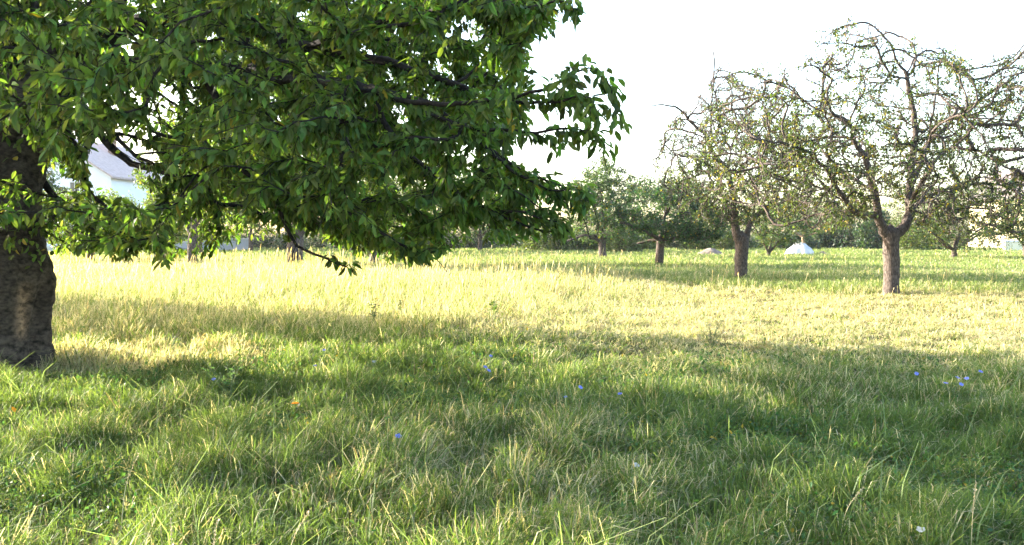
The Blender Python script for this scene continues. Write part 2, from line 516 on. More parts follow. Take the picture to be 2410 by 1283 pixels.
# ---------------- the big cherry
def cherry():
    rng = np.random.default_rng(11)
    base = np.array([CHX, CHY, 0.0])
    root = empty("cherry_tree", base, "big leafy cherry with thick dark trunk, its drooping crown filling the upper left", "tree")
    # trunk: rings with a bulge, grooves and flared foot
    ys = [905, 880, 850, 820, 780, 740, 705, 680, 655, 630, 605, 570, 530, 490, 450, 410, 370, 330, 295, 262, 225, 185]
    edge = [128, 116, 108, 104, 103, 108, 117, 122, 121, 117, 108, 99, 92, 89, 91, 98, 107, 115, 124, 132, 136, 134]
    cx = [-2, -3, -4, -4, -4, -3, -2, 0, 0, 0, -1, -2, -3, -3, -2, 0, 2, 5, 8, 11, 14, 18]
    k = 72
    th = np.linspace(0, 2 * math.pi, k, endpoint=False)
    fine_y = np.linspace(905, 185, 110)
    e = np.interp(-fine_y, -np.array(ys), edge); c = np.interp(-fine_y, -np.array(ys), cx)
    V = []; Cc = []
    for yy, ee, cc in zip(fine_y, e, c):
        ctr = at(cc, yy, CHY); r = 0.95 * (ee - cc) / F * CHY
        z = ctr[2]
        rr = np.full(k, r)
        # angle 0 = +x (right), -pi/2 = towards camera
        rr *= 1 + 0.03 * np.sin(3 * th + 0.6 * z) + 0.02 * np.sin(7 * th + 1.7 * z)
        low = np.exp(-((z - 0.15) / 0.5) ** 2)
        rr *= 1 + 0.05 * low + 0.06 * low * np.sin(5 * th + 0.5)
        gcen = -0.17 + 0.06 * np.sin(z * 2.3)
        gz = np.clip((1.12 - z) / 0.3, 0, 1)
        rr *= 1 - 0.24 * gz * np.exp(-((th - 2 * math.pi - gcen + math.pi) % (2 * math.pi) - math.pi) ** 2 / 0.02)
        hz = np.exp(-((z - 0.85) / 0.22) ** 2)
        dth = ((th - (-0.53) + math.pi) % (2 * math.pi)) - math.pi
        rr *= 1 - 0.08 * hz * np.exp(-dth ** 2 / 0.03)
        rr *= 1 + rng.normal(0, 0.006, k)
        rr += 0.016 * (fbm(th * 5 + 3 * np.sin(th), np.full(k, z * 7.0), 77) - 0.5) + 0.006 * np.sin(z * 31 + 5 * fbm(th * 2, np.full(k, z * 3.0), 78))
        x = ctr[0] + rr * np.cos(th); y = CHY + rr * np.sin(th)
        V.append(np.stack([x, y, np.full(k, z)], -1))
        scar = np.exp(-(dth + 0.03) ** 2 / 0.018) * np.clip((z - 0.32) / 0.12, 0, 1) * np.clip((1.0 - z) / 0.1, 0, 1)
        t = np.ones((k, 3)) * (0.6 + 0.9 * fbm(th * 2.2, np.full(k, z * 2.0), 79))[:, None]; t += scar[:, None] * np.array([3.6, 2.8, 1.9]) * rng.uniform(0.7, 1.1, (k, 1))
        Cc.append(t)
    n = len(V); V = np.concatenate(V); Cc = np.concatenate(Cc)
    i = np.arange(n - 1)[:, None] * k; j = np.arange(k)[None, :]; j2 = (j + 1) % k
    q = np.stack([i + j, i + j2, i + k + j2, i + k + j], -1).reshape(-1, 4)
    top = at(18, 150, CHY)
    V = np.concatenate([V, top[None]]); Cc = np.concatenate([Cc, np.ones((1, 3))])
    m = (n - 1) * k
    tri = np.stack([m + np.arange(k), m + (np.arange(k) + 1) % k, np.full(k, len(V) - 1)], -1)
    gt = Geo(); gt.add(V, [q, tri], Cc)

    S = Skeleton(rng)
    S.limb([at(cx[0], 850, CHY), at(-3, 600, CHY), at(0, 420, CHY), at(10, 280, CHY), at(16, 190, CHY)], 0.30, 0.34, 0.2, ok=False)
    nt_ = S.n

    SPRAY = []

    def L(pts, r0, r1, **kw):
        e = S.limb([at(*p) for p in pts], r0, r1, 0.18, wob=0.012, **kw)
        if r1 <= 0.008:
            SPRAY.extend(i for i in range(max(nt_, e - 9), e + 1))
            for j in range(e - 8, e + 1, 2):
                v = unit(S.D[j] + rng.normal(0, .55, 3)) * rng.uniform(.08, .22)
                q = S.limb([S.P[j], S.P[j] + v * .5, S.P[j] + v - np.array([0, 0, .08])], .005, .003, .12, par=j)
                SPRAY.extend(range(q - 2, q + 1))
        return e
    L([(30, 260, 10.7), (110, 175, 10.4), (185, 110, 10.1), (260, 30, 9.8), (330, -90, 9.6), (380, -260, 9.4)], 0.20, 0.08, okfrom=0.25)
    L([(60, 270, 10.7), (150, 205, 10.3), (235, 160, 10.0), (400, 150, 9.5), (560, 143, 9.0), (700, 170, 8.5), (860, 205, 8.1), (1010, 245, 7.8)], 0.17, 0.035, okfrom=0.25)
    L([(60, 255, 10.7), (200, 130, 10.7), (330, 60, 10.6), (470, 45, 10.3), (600, 78, 9.8), (700, 112, 9.4), (830, 130, 9.0), (960, 170, 8.6), (1100, 210, 8.3)], 0.15, 0.03, okfrom=0.25)
    L([(80, 285, 10.7), (180, 285, 10.4), (240, 312, 10.0), (300, 372, 9.7), (350, 398, 9.4), (420, 412, 9.1), (500, 450, 8.8)], 0.075, 0.015, okfrom=0.3)
    L([(90, 270, 10.7), (200, 270, 10.2), (270, 325, 9.8), (330, 375, 9.4), (390, 398, 9.1)], 0.055, 0.014, okfrom=0.4)
    L([(70, 385, 10.6), (112, 450, 10.4), (150, 492, 10.2), (180, 508, 10.0), (250, 555, 9.6), (300, 590, 9.3)], 0.055, 0.012, okfrom=0.4)
    L([(150, 492, 10.2), (135, 510, 10.0), (105, 530, 9.9)], 0.018, 0.008)
    L([(470, 150, 9.3), (520, 260, 8.9), (470, 330, 8.6), (560, 400, 8.3), (630, 440, 8.1), (655, 510, 8.0), (690, 578, 7.9), (760, 606, 7.8), (815, 628, 7.7)], 0.05, 0.008)
    L([(700, 170, 8.5), (800, 260, 8.0), (820, 350, 7.8), (800, 470, 7.6), (900, 560, 7.4), (1000, 600, 7.3)], 0.045, 0.008)
    L([(400, 150, 9.5), (560, 200, 8.6), (760, 190, 7.6), (950, 215, 6.9), (1150, 235, 6.3), (1290, 212, 6.0), (1340, 185, 5.8), (1385, 160, 5.7)], 0.06, 0.006)
    L([(1150, 235, 6.3), (1280, 245, 6.0), (1345, 236, 5.8), (1390, 230, 5.7)], 0.016, 0.005, tip=True)
    L([(860, 205, 8.1), (1000, 270, 7.2), (1130, 305, 6.7), (1260, 312, 6.4), (1330, 305, 6.2), (1375, 308, 6.1)], 0.03, 0.006, tip=True)
    L([(700, 112, 9.4), (900, 60, 8.2), (1080, 20, 7.2), (1230, 10, 6.6), (1340, 5, 6.2)], 0.04, 0.008, tip=True)
    L([(860, 205, 8.1), (950, 330, 7.7), (1060, 430, 7.5), (1180, 500, 7.4), (1280, 545, 7.3)], 0.035, 0.008)
    L([(1010, 245, 7.8), (1130, 330, 7.6), (1230, 400, 7.6), (1330, 440, 7.6)], 0.03, 0.007, tip=True)
    L([(1130, 330, 7.6), (1210, 400, 7.5), (1290, 445, 7.4), (1350, 440, 7.3)], 0.02, 0.006, tip=True)
    L([(1180, 500, 7.4), (1240, 505, 7.3), (1300, 520, 7.2)], 0.016, 0.006, tip=True)
    L([(1130, 400, 7.5), (1200, 440, 7.4), (1270, 490, 7.3)], 0.016, 0.006, tip=True)
    # limbs out of the picture: up, left, back and towards the camera
    for v, l, r in (((-1, 0.2, 0.55), 5.5, .16), ((-0.3, 1, 0.6), 5.0, .15), ((0.35, 0.2, 1.2), 5.2, .2), ((-0.4, -0.9, 0.7), 4.8, .14),
                    ((0.5, 0.9, 0.45), 5.5, .13), ((0.7, -0.75, 0.75), 5.5, .13), ((-0.9, -0.4, 0.9), 5, .13), ((0.9, 0.3, 0.8), 6, .15), ((-0.8, 0.7, 0.3), 5, .11)):
        v = unit(v); p0 = at(14, 200, CHY)
        S.limb([p0, p0 + v * l * 0.35 + np.array([0, 0, .25]), p0 + v * l * 0.7 + np.array([0, 0, .35]), p0 + v * l + np.array([0, 0, .1])], r, 0.03, 0.2, wob=0.02, okfrom=0.2)
    # crown volume
    N = 260000
    A = rng.uniform([-12.5, 4.6, 0.9], [1.6, 15.5, 9.2], (N, 3))
    q = ((A[:, 0] + 4.9) / 6.9) ** 2 + ((A[:, 1] - 10.0) / 5.4) ** 2 + ((A[:, 2] - 3.9) / 5.0) ** 2
    keep = q < 1
    A = A[keep]
    px, py = proj(A)
    inf = (px > -40) & (px < W + 40) & (py > -30) & (py < H)
    sil = [(-60, -60), (1330, -60), (1345, 25), (1290, 70), (1240, 110), (1250, 175), (1240, 245), (1255, 300), (1215, 350), (1225, 395), (1300, 430), (1335, 455), (1280, 470),
           (1290, 510), (1320, 545), (1240, 575), (1180, 565), (1110, 570), (1030, 595), (960, 615), (900, 622), (830, 600), (780, 575), (730, 545), (690, 560), (600, 562), (540, 575), (500, 605), (440, 598), (390, 615), (320, 595), (240, 585), (180, 595), (120, 590), (112, 560), (-60, 540)]
    ok = in_poly(px, py, sil)
    dens = np.ones(len(A))
    def hole(x0, y0, x1, y1, keepp):
        h = (((px - (x0 + x1) / 2) / ((x1 - x0) / 2)) ** 2 + ((py - (y0 + y1) / 2) / ((y1 - y0) / 2)) ** 2) < 1
        dens[h] *= keepp
    hole(195, 280, 375, 470, 0.05); hole(95, 380, 180, 460, 0.05); hole(240, 400, 350, 490, 0.12); hole(100, 490, 170, 575, 0.05)
    hole(340, 190, 420, 330, 0.25); hole(250, 40, 330, 150, 0.3); hole(540, 510, 700, 600, 0.3); hole(330, 360, 470, 500, 0.35)
    hole(640, 540, 780, 620, 0.35); hole(560, 60, 700, 320, 0.6); hole(1050, 20, 1130, 90, 0.2); hole(380, 480, 640, 600, 0.6)
    hole(100, 180, 240, 320, 0.5); hole(1060, 340, 1130, 430, 0.4); hole(-60, 290, 118, 900, 0.10)
    dens = np.where(inf, np.where(ok, dens, 0), 0.30)
    # depth bias: visible sprays hang mostly on the near and middle part of the crown
    dens *= np.where(inf & (A[:, 1] > 12), 0.3, 1)
    # the underside rises towards the sun side and behind
    under = np.where(A[:, 0] < -6.8, 3.5 + 0.15 * (-6.8 - A[:, 0]), 0.9)
    dens = np.where(A[:, 2] < under, 0, dens)
    # nothing crowds the camera side except the drooping right end
    dens = np.where((A[:, 1] < 5.4), dens * 0.2, dens)
    pp_ = A[:, 0] * .407 + A[:, 1] * .913
    dens = np.where(~inf & (A[:, 2] < 5), np.where((pp_ > 3.8) & (pp_ < 7), 0.9, 0.3) * (dens > 0), dens)
    clump = fbm(A[:, 0] * 0.9 + 3.1 * A[:, 2], A[:, 1] * 0.9 + 1.7 * A[:, 2], 3)
    dens *= np.clip((clump - 0.33) * 4, 0.05, 1)
    inv = rng.random(len(A)) < dens
    A = A[inv]; infs = inf[inv]
    vis = A[infs][:4300]; off = A[~infs][:2300]
    print("cherry attractors", len(A), infs.sum(), (~infs).sum())
    E_ = rng.uniform([-12.5, 3.5, 1.6], [-5.5, 6.1, 4.9], (1900, 3))
    E_ = np.stack([E_[:, 0] * .913 + E_[:, 1] * .407, -E_[:, 0] * .407 + E_[:, 1] * .913, E_[:, 2]], -1)
    ex, ey = proj(E_); E_ = E_[(ex < -90) | (ey < -90)][:760]
    G_ = rng.uniform([-12.5, 11.0, 4.0], [-5.0, 13.7, 6.6], (700, 3))
    G_ = np.stack([G_[:, 0] * .913 + G_[:, 1] * .407, -G_[:, 0] * .407 + G_[:, 1] * .913, G_[:, 2]], -1)
    gx, gy = proj(G_); G_ = G_[(gx < -60) | (gy < -40) | in_poly(gx, gy, sil)][:420]
    H_ = rng.uniform([-14, 10.6, 1.1], [-8.5, 12.4, 2.8], (900, 3))
    H_ = np.stack([H_[:, 0] * .913 + H_[:, 1] * .407, -H_[:, 0] * .407 + H_[:, 1] * .913, H_[:, 2]], -1)
    hx_, hy_ = proj(H_); H_ = H_[in_poly(hx_, hy_, sil) & ~((hx_ > 90) & (hx_ < 390) & (hy_ > 270) & (hy_ < 490))][:260]
    off = np.concatenate([off, E_, G_, H_])
    S.ok[:nt_] = False
    S.grow(np.concatenate([vis, off]), step=0.15, arch=0.10, wob=0.012)
    S.radii(0.0032, 2.5, cap=0.05)
    gb = Geo()
    one = np.ones(3)
    # keep hand-laid trunk axis out of the wood: start after it
    keep_chains = S.chains
    def chains2():
        out = []
        for ch in keep_chains():
            c2 = [a for a in ch if a >= nt_ or a == nt_ - 1]
            if len(c2) > 1:
                out.append(c2)
        return out
    S.chains = chains2
    S.wood(gt, gb, 0.05, C=one * 0.38)
    gl = Geo()
    P, D = S.leaf_sites(23, 0.5, rng)
    ii = np.array(SPRAY); ii = np.repeat(ii, 9)
    P = np.concatenate([P, S.P[ii] + rng.normal(0, .03, (len(ii), 3))]); D = np.concatenate([D, S.D[ii]])
    px, py = proj(P)
    low = np.interp(px, [-60, 100, 120, 240, 390, 440, 500, 560, 600, 700, 740, 800, 900, 960, 1030, 1130, 1320, 1400], [560, 560, 605, 605, 640, 620, 632, 600, 575, 568, 590, 640, 645, 632, 610, 580, 565, 470])
    kp = (py < low - 14) | (py > 760) | (px < -60)
    for x0, y0, x1, y1, pr in ((215, 300, 360, 470, .25), (95, 385, 180, 460, .2), (100, 490, 172, 575, .3), (250, 40, 330, 150, .4), (345, 190, 430, 330, .35), (540, 540, 690, 600, .3),
                               (1050, 20, 1130, 90, .4), (700, 545, 780, 610, .4), (400, 520, 520, 600, .6), (560, 200, 680, 320, .7)):
        kp &= ((((px - (x0 + x1) / 2) / ((x1 - x0) / 2)) ** 2 + ((py - (y0 + y1) / 2) / ((y1 - y0) / 2)) ** 2) > 1) | (rng.random(len(px)) < pr)
    kp &= ~((px > 1525) & (py < 430) & (py > -40) & (px < W))
    P = P[kp]; D = D[kp]
    leaves(gl, P, D, rng, 0.102, 0.039, 0.8, (0.078, 0.126, 0.031), 0.36, yellow=0.004, spread=0.95)
    # sprays low on the trunk
    for (x, y, m) in ((35, 560, 26), (60, 590, 22), (15, 480, 18), (50, 470, 14), (30, 330, 10)):
        p = at(x, y, CHY - 0.62); P2 = p + rng.normal(0, 0.11, (m, 3))
        leaves(gl, P2, np.tile([0.2, -0.6, -0.4], (m, 1)), rng, 0.11, 0.055, 0.8, (0.06, 0.10, 0.025), 0.25, yellow=0.04)
    gt.build("trunk", M_CHBARK, root, loc=base)
    gb.build("branches", M_CHBARK, root, loc=base)
    gl.build("crown", M_LEAF, root, loc=base, smooth=False)
    print("cherry nodes", S.n, "leaves", len(P))


cherry()


# ---------------- the two sparse old fruit trees
def old_tree(root_px, depth, limbs, label, sil, seed, n_att, leafy, volume, bark, trunk_r, leafcol, n_leaf=9, thin_top=None):
    rng = np.random.default_rng(seed)
    base = at(root_px[0], root_px[1], depth); base[2] = 0.0
    root = empty("fruit_tree", base, label, "tree", "old fruit trees of the orchard")
    S = Skeleton(rng)
    tr = limbs[0]
    pts = [at(x, y, depth + o) for x, y, o in tr[0]]
    pts[0][2] = -0.05
    S.limb(pts, tr[1], tr[2], 0.12, ok=False)
    nt_ = S.n
    S.rad[:3] *= np.array([1.3, 1.18, 1.08])
    for pl, r0, r1 in limbs[1:]:
        S.limb([at(x, y, depth + o) for x, y, o in pl], r0, r1, 0.14, wob=0.017, okfrom=0.12)
    c, r = volume
    N = 200000
    A = rng.uniform(np.array(c) - r, np.array(c) + r, (N, 3))
    q = (((A - c) / r) ** 2).sum(1)
    px, py = proj(A)
    ok = (q < 1) & (in_poly(px, py, sil) | (px > W + 20))
    clump = fbm(A[:, 0] * 1.1 + 2.3 * A[:, 2], A[:, 1] * 1.1 + 1.3 * A[:, 2], seed)
    A = A[ok & (rng.random(N) < np.clip((clump - 0.3) * 4, 0.06, 1))][:n_att]
    S.grow(A, step=0.14, arch=0.03, wob=0.009, maxd=2.6)
    n1 = S.n
    # bare whips standing up from the boughs
    cand = np.where(S.ok[:n1] & (np.arange(n1) > nt_))[0]
    for i in rng.choice(cand, min(220, len(cand)), replace=False):
        l = rng.uniform(0.3, 0.9); v = unit(np.array([rng.normal(0, .35), rng.normal(0, .35), 1.0]))
        S.limb([S.P[i], S.P[i] + v * l * 0.5 + rng.normal(0, .03, 3), S.P[i] + v * l + rng.normal(0, .05, 3)], 0.009, 0.005, 0.12, par=i)
    S.radii(0.0072, 2.6, cap=0.05)
    gt, gb, gl = Geo(), Geo(), Geo()
    S.wood(gt, gb, 0.045)
    tips = np.array(S.tips)
    zt = S.P[tips][:, 2]
    pr = leafy(S.P[tips])
    Q_ = S.P[tips]; cl_ = fbm(Q_[:, 0] * 1.5 + 1.7 * Q_[:, 2], Q_[:, 1] * 1.5 + 1.1 * Q_[:, 2], seed + 9)
    tips = tips[rng.random(len(tips)) < pr * np.clip((cl_ - 0.42) * 8, 0.04, 1.3)]
    P, D = S.leaf_sites(n_leaf, 0.32, rng, tips)
    P = P + rng.normal(0, 0.05, P.shape)
    leaves(gl, P, D, rng, 0.085, 0.048, 0.25, leafcol, 0.3, yellow=0.05, spread=1.2)
    gt.build("trunk", bark, root, loc=base); gb.build("branches", bark, root, loc=base)
    gl.build("crown", M_LEAF2, root, loc=base, smooth=False)
    print(label[:20], S.n, len(P))


D1 = 22.3
sil1 = [(1560, 420), (1600, 330), (1690, 250), (1720, 170), (1800, 150), (1880, 120), (1935, 70), (1990, 45), (2050, 40), (2110, 75), (2160, 90), (2240, 110), (2300, 170), (2380, 130), (2460, 60), (2520, 200),
        (2520, 520), (2420, 560), (2330, 545), (2230, 560), (2150, 520), (2130, 480), (2080, 470), (2040, 520), (1960, 550), (1860, 540), (1800, 500), (1700, 470)]
old_tree((2097, 695), D1, [
    ([(2097, 700, 0), (2098, 640, 0), (2097, 580, 0), (2096, 545, 0)], 0.185, 0.20),
    ([(2090, 560, 0), (2071, 525, -.1), (2059, 492, -.2), (2052, 450, -.3), (2046, 405, -.4), (2033, 363, -.5), (2014, 332, -.6), (2004, 295, -.7), (1965, 272, -.9), (1939, 228, -1.1)], 0.125, 0.03),
    ([(2104, 560, 0), (2127, 530, .1), (2141, 495, .2), (2136, 457, .3), (2147, 384, .4), (2150, 311, .5), (2145, 259, .5), (2137, 207, .5), (2133, 172, .5)], 0.14, 0.05),
    ([(2133, 172, .5), (2121, 149, .4), (2100, 102, .3), (2069, 71, .1), (2043, 55, 0), (2001, 58, -.2), (1970, 72, -.4)], 0.042, 0.009),
    ([(2137, 190, .5), (2110, 180, .3), (2090, 168, .1), (2075, 142, 0), (2062, 117, -.1), (2046, 97, -.2), (2043, 60, -.2)], 0.03, 0.01),
    ([(2135, 178, .5), (2148, 154, .6), (2152, 110, .6), (2153, 56, .6)], 0.018, 0.008),
    ([(2121, 149, .4), (2129, 113, .5), (2132, 85, .5), (2132, 62, .5)], 0.016, 0.008),
    ([(2135, 176, .5), (2150, 145, .8), (2179, 118, 1.0), (2215, 130, 1.3)], 0.025, 0.009),
    ([(2136, 180, .5), (2155, 155, .3), (2179, 147, .1), (2231, 142, -.3)], 0.022, 0.009),
    ([(2143, 440, .3), (2158, 405, .7), (2179, 342, 1.0), (2220, 295, 1.3), (2268, 254, 1.5), (2315, 228, 1.7), (2362, 196, 1.9), (2420, 165, 2.1)], 0.09, 0.025),
    ([(2141, 495, .2), (2160, 445, -.3), (2182, 400, -.8), (2220, 353, -1.2), (2283, 358, -1.6), (2335, 384, -2.0), (2400, 400, -2.3)], 0.07, 0.02),
    ([(2138, 500, .2), (2179, 465, .6), (2252, 438, 1.0), (2330, 430, 1.5), (2400, 450, 1.9)], 0.06, 0.018),
    ([(2064, 512, -.15), (2036, 503, -.5), (2006, 494, -.8), (1990, 467, -1.0), (1970, 436, -1.2), (1949, 395, -1.3), (1918, 362, -1.5), (1876, 342, -1.7), (1824, 332, -1.9), (1765, 323, -2.1)], 0.085, 0.02),
    ([(1918, 362, -1.5), (1876, 358, -1.3), (1834, 384, -1.2), (1782, 392, -1.0), (1720, 410, -.8)], 0.035, 0.012),
    ([(2024, 345, -.55), (1980, 322, -.3), (1933, 321, -.1), (1886, 327, .1), (1873, 300, .2), (1872, 255, .3)], 0.05, 0.012),
    ([(2004, 298, -.7), (1970, 275, -.4), (1918, 248, -.1), (1860, 207, .2), (1813, 186, .4), (1777, 175, .5), (1730, 170, .6), (1683, 189, .7)], 0.04, 0.009),
    ([(2006, 494, -.8), (1960, 494, -.3), (1918, 504, .2), (1866, 522, .6), (1810, 530, 1.0)], 0.045, 0.012),
    ([(1930, 255, -.1), (1939, 200, -.1), (1936, 140, -.1), (1933, 82, -.1)], 0.014, 0.006),
    ([(2190, 320, 1.1), (2200, 215, 1.1), (2205, 150, 1.1), (2208, 100, 1.1)], 0.016, 0.006),
    ([(2150, 311, .5), (2190, 300, 1.6), (2250, 270, 2.6), (2300, 230, 3.2)], 0.045, 0.012),
    ([(2052, 450, -.3), (2010, 420, 1.0), (1960, 380, 2.2), (1920, 330, 2.9)], 0.05, 0.012),
    ([(2147, 384, .4), (2180, 350, -1.2), (2200, 300, -2.4), (2260, 270, -3)], 0.045, 0.012),
], "nearest sparse old fruit tree, its forked pale trunk sunlit on one side", sil1, 3, 4200,
    lambda P: np.clip(1.0 - 0.17 * np.clip(P[:, 2] - 2.8, 0, 10), 0.06, 0.95), (np.array([9.6, D1, 3.5]), np.array([5.4, 3.6, 3.8])), M_BARK, 0.19, (0.07, 0.09, 0.034), n_leaf=14)

D2 = 28.5
sil2 = [(1520, 360), (1560, 300), (1600, 250), (1660, 210), (1690, 140), (1760, 190), (1830, 220), (1900, 270), (1930, 360), (1920, 470), (1860, 520), (1790, 530), (1700, 540), (1600, 520), (1560, 450)]
old_tree((1743, 665), D2, [
    ([(1743, 668, 0), (1744, 620, 0), (1746, 580, 0), (1746, 558, 0)], 0.19, 0.21),
    ([(1740, 572, 0), (1731, 535, 0), (1727, 494, -.1), (1721, 440, -.1), (1712, 410, -.2), (1692, 385, -.4), (1672, 360, -.6), (1660, 325, -.8), (1625, 295, -1.0), (1594, 259, -1.2), (1531, 249, -1.4)], 0.15, 0.014),
    ([(1752, 572, 0), (1762, 540, .1), (1772, 515, .2), (1813, 489, .4), (1855, 468, .6), (1907, 452, .8)], 0.11, 0.02),
    ([(1680, 370, -.5), (1674, 330, -.4), (1672, 280, -.4), (1673, 222, -.4), (1678, 154, -.4), (1679, 122, -.4)], 0.04, 0.02),
    ([(1660, 325, -.8), (1635, 308, -.5), (1604, 300, -.2), (1573, 307, .1), (1562, 340, .3)], 0.025, 0.008),
    ([(1700, 395, -.3), (1660, 385, -.9), (1625, 372, -1.4), (1583, 363, -1.8), (1516, 349, -2.2)], 0.035, 0.008),
    ([(1721, 440, -.1), (1740, 405, .3), (1772, 374, .7), (1813, 342, 1.0), (1850, 300, 1.3)], 0.06, 0.012),
    ([(1724, 460, -.1), (1755, 430, -.6), (1800, 405, -1.1), (1870, 392, -1.6)], 0.055, 0.012),
    ([(1712, 410, -.2), (1725, 360, .2), (1740, 310, .5), (1760, 260, .8), (1775, 205, 1.0)], 0.045, 0.009),
    ([(1727, 494, -.1), (1690, 470, .5), (1640, 450, 1.0), (1590, 440, 1.4)], 0.05, 0.012),
    ([(1725, 480, -.1), (1700, 450, 1.3), (1680, 420, 2.2), (1660, 380, 2.6)], 0.05, 0.012),
    ([(1752, 350, .5), (1790, 300, .6), (1830, 240, .6)], 0.025, 0.008),
], "old fruit tree with dark shaded trunk and twiggy top, second nearest in orchard", sil2, 8, 3000,
    lambda P: np.clip(0.9 - 0.24 * np.clip(P[:, 2] - 2.8, 0, 10), 0.06, 0.9), (np.array([7.2, D2, 4.0]), np.array([3.3, 3.0, 3.4])), M_BARK, 0.19, (0.06, 0.085, 0.036), n_leaf=14)


# ---------------- leafy trees further off
def leafy_tree(name, px, py, depth, crown_px, label, group, seed, stems, r=0.2, n_att=260, n_leaf=22, L=0.15, Wd=0.09, col=(0.05, 0.085, 0.03), bark=None, dr=None, cat="tree"):
    """crown_px = (centre x, centre y, half width, half height) as seen in the photo; stems = list of (dx px, dy px) fork ends"""
    rng = np.random.default_rng(seed)
    bark = bark or M_BARKD
    base = at(px, py, depth); base[2] = 0.0
    root = empty(name, base, label, cat, group)
    c = at(crown_px[0], crown_px[1], depth); rx = crown_px[2] / F * depth; rz = crown_px[3] / F * depth
    ry = dr or rx * 0.9
    S = Skeleton(rng)
    if len(stems) == 1 and stems[0][0] is None:
        stems = []
    fork = at(px + stems[0][0], py + stems[0][1], depth)
    foot = at(px, py, depth); foot[2] = -0.05
    S.limb([foot, foot * 0.5 + fork * 0.5 + np.array([0.04 * rng.normal(), 0, 0]), fork], r * 1.12, r * 0.9, 0.15, ok=False)
    for k, st in enumerate(stems[1:]):
        p = at(px + st[0], py + st[1], depth + (st[2] if len(st) > 2 else 0))
        mid = fork * 0.5 + p * 0.5 + np.array([0, 0, (st[3] if len(st) > 3 else 0.1)])
        S.limb([fork, mid, p], r * 0.55, r * 0.2, 0.15, okfrom=0.2, wob=0.01)
    S.limb([fork, c + np.array([0, 0, rz * 0.2])], r * 0.7, 0.04, 0.2, wob=0.02)
    n_att = int(n_att * 1.8); N = n_att * 14
    A = rng.uniform(-1, 1, (N, 3)); q = (A ** 2).sum(1)
    lump = 0.75 + 0.5 * (fbm(A[:, 0] * 1.9 + seed, A[:, 2] * 1.9 + A[:, 1], seed) - 0.3)
    A = A[(q < lump ** 2) & (q > 0.1)]
    cl = fbm(A[:, 0] * 2.6 + A[:, 1] * 1.3, A[:, 2] * 2.6 - A[:, 1], seed + 3)
    A = A[cl > 0.34][:n_att] * np.array([rx, ry, rz]) * 1.3 + c
    A = A[A[:, 2] > max(0.5, c[2] - 0.98 * rz)]
    S.grow(A, step=0.2, arch=0.06, wob=0.02)
    S.radii(0.007, 2.4, cap=0.05)
    gt, gb, gl = Geo(), Geo(), Geo()
    S.wood(gt, gb, 0.04)
    P, D = S.leaf_sites(n_leaf, 0.5, rng)
    P = P + rng.normal(0, 0.09, P.shape)
    P = P[P[:, 2] > c[2] - 1.1 * rz] if len(P) else P
    D = D[:len(P)]
    leaves(gl, P, D, rng, L, Wd, 0.3, col, 0.3, yellow=0.02, spread=1.3, simple=True)
    gt.build("trunk", bark, root, loc=base)
    gb.build("branches", bark, root, loc=base)
    gl.build("crown", M_LEAF2, root, loc=base, smooth=False)
    return root


ORCH = "leafy fruit trees at the far side of the meadow"
leafy_tree("fruit_tree", 1550, 633, 41, (1570, 500, 150, 72), "dark leafy fruit tree with straight trunk just left of second nearest old tree", ORCH, 21,
           [(4, -68), (60, -78, 0, 0.0), (-50, -60, 0.5, 0.05), (-90, -110, -1), (70, -130, 1), (110, -70, -1, .1)], 0.19, 460, 26, 0.13, 0.08, (0.036, 0.07, 0.032))
leafy_tree("fruit_tree", 1421, 612, 56, (1418, 478, 92, 92), "tall round leafy fruit tree with short trunk between the cherry and the dark tree", ORCH, 22,
           [(-3, -42), (-35, -52, 0, .25), (-85, -45, 0, .35), (60, -80, 1), (-30, -150, -1)], 0.24, 430, 26, 0.15, 0.09, (0.05, 0.085, 0.036), bark=M_BARK)
leafy_tree("fruit_tree", 1809, 607, 60, (1830, 525, 85, 52), "low fruit tree whose trunk splits in a V near the pale heap", ORCH, 23,
           [(0, -10), (-16, -34), (22, -40, 0, 0), (60, -75, 1), (-40, -80, -1)], 0.15, 260, 22, 0.13, 0.08, (0.06, 0.095, 0.03))
leafy_tree("fruit_tree", 2243, 613, 54, (2275, 515, 165, 78), "wide low fruit tree with slanting left limb, behind the nearest old tree", ORCH, 24,
           [(2, -24), (-42, -58, 0, -.12), (8, -55), (90, -90, 1), (-90, -90, -1), (140, -85, -1, .3)], 0.17, 480, 22, 0.12, 0.075, (0.065, 0.095, 0.03))
leafy_tree("fruit_tree", 1893, 597, 74, (1905, 508, 110, 42), "small fruit tree with sunlit pale reddish stem behind the pale heap", ORCH, 25,
           [(-3, -38), (-45, -55, 0, .1), (60, -55, 0, .1), (0, -90)], 0.15, 260, 20, 0.15, 0.09, (0.055, 0.095, 0.03), bark=M_BARKLIT)
leafy_tree("fruit_tree", 697, 638, 38, (700, 265, 180, 175), "thick brown trunked tree seen under the cherry branches", ORCH, 26,
           [(0, -75), (-90, -190), (80, -170), (10, -330), (-120, -290, 1), (110, -310, -1)], 0.36, 800, 30, 0.16, 0.10, (0.085, 0.125, 0.025), bark=M_BARK)
leafy_tree("fruit_tree", 455, 645, 35, (505, 375, 150, 125), "bright green fruit tree behind the left half of the cherry crown", ORCH, 28,
           [(0, -90), (-90, -200, 1), (90, -190, -1), (10, -290)], 0.2, 560, 28, 0.13, 0.085, (0.095, 0.14, 0.028), bark=M_BARK)
leafy_tree("fruit_tree", 880, 626, 44, (890, 410, 150, 130), "green fruit tree hidden behind the middle of the cherry crown", ORCH, 29,
           [(0, -70), (-70, -150, 1), (80, -150, -1), (10, -220)], 0.2, 520, 26, 0.14, 0.09, (0.085, 0.125, 0.028), bark=M_BARK)
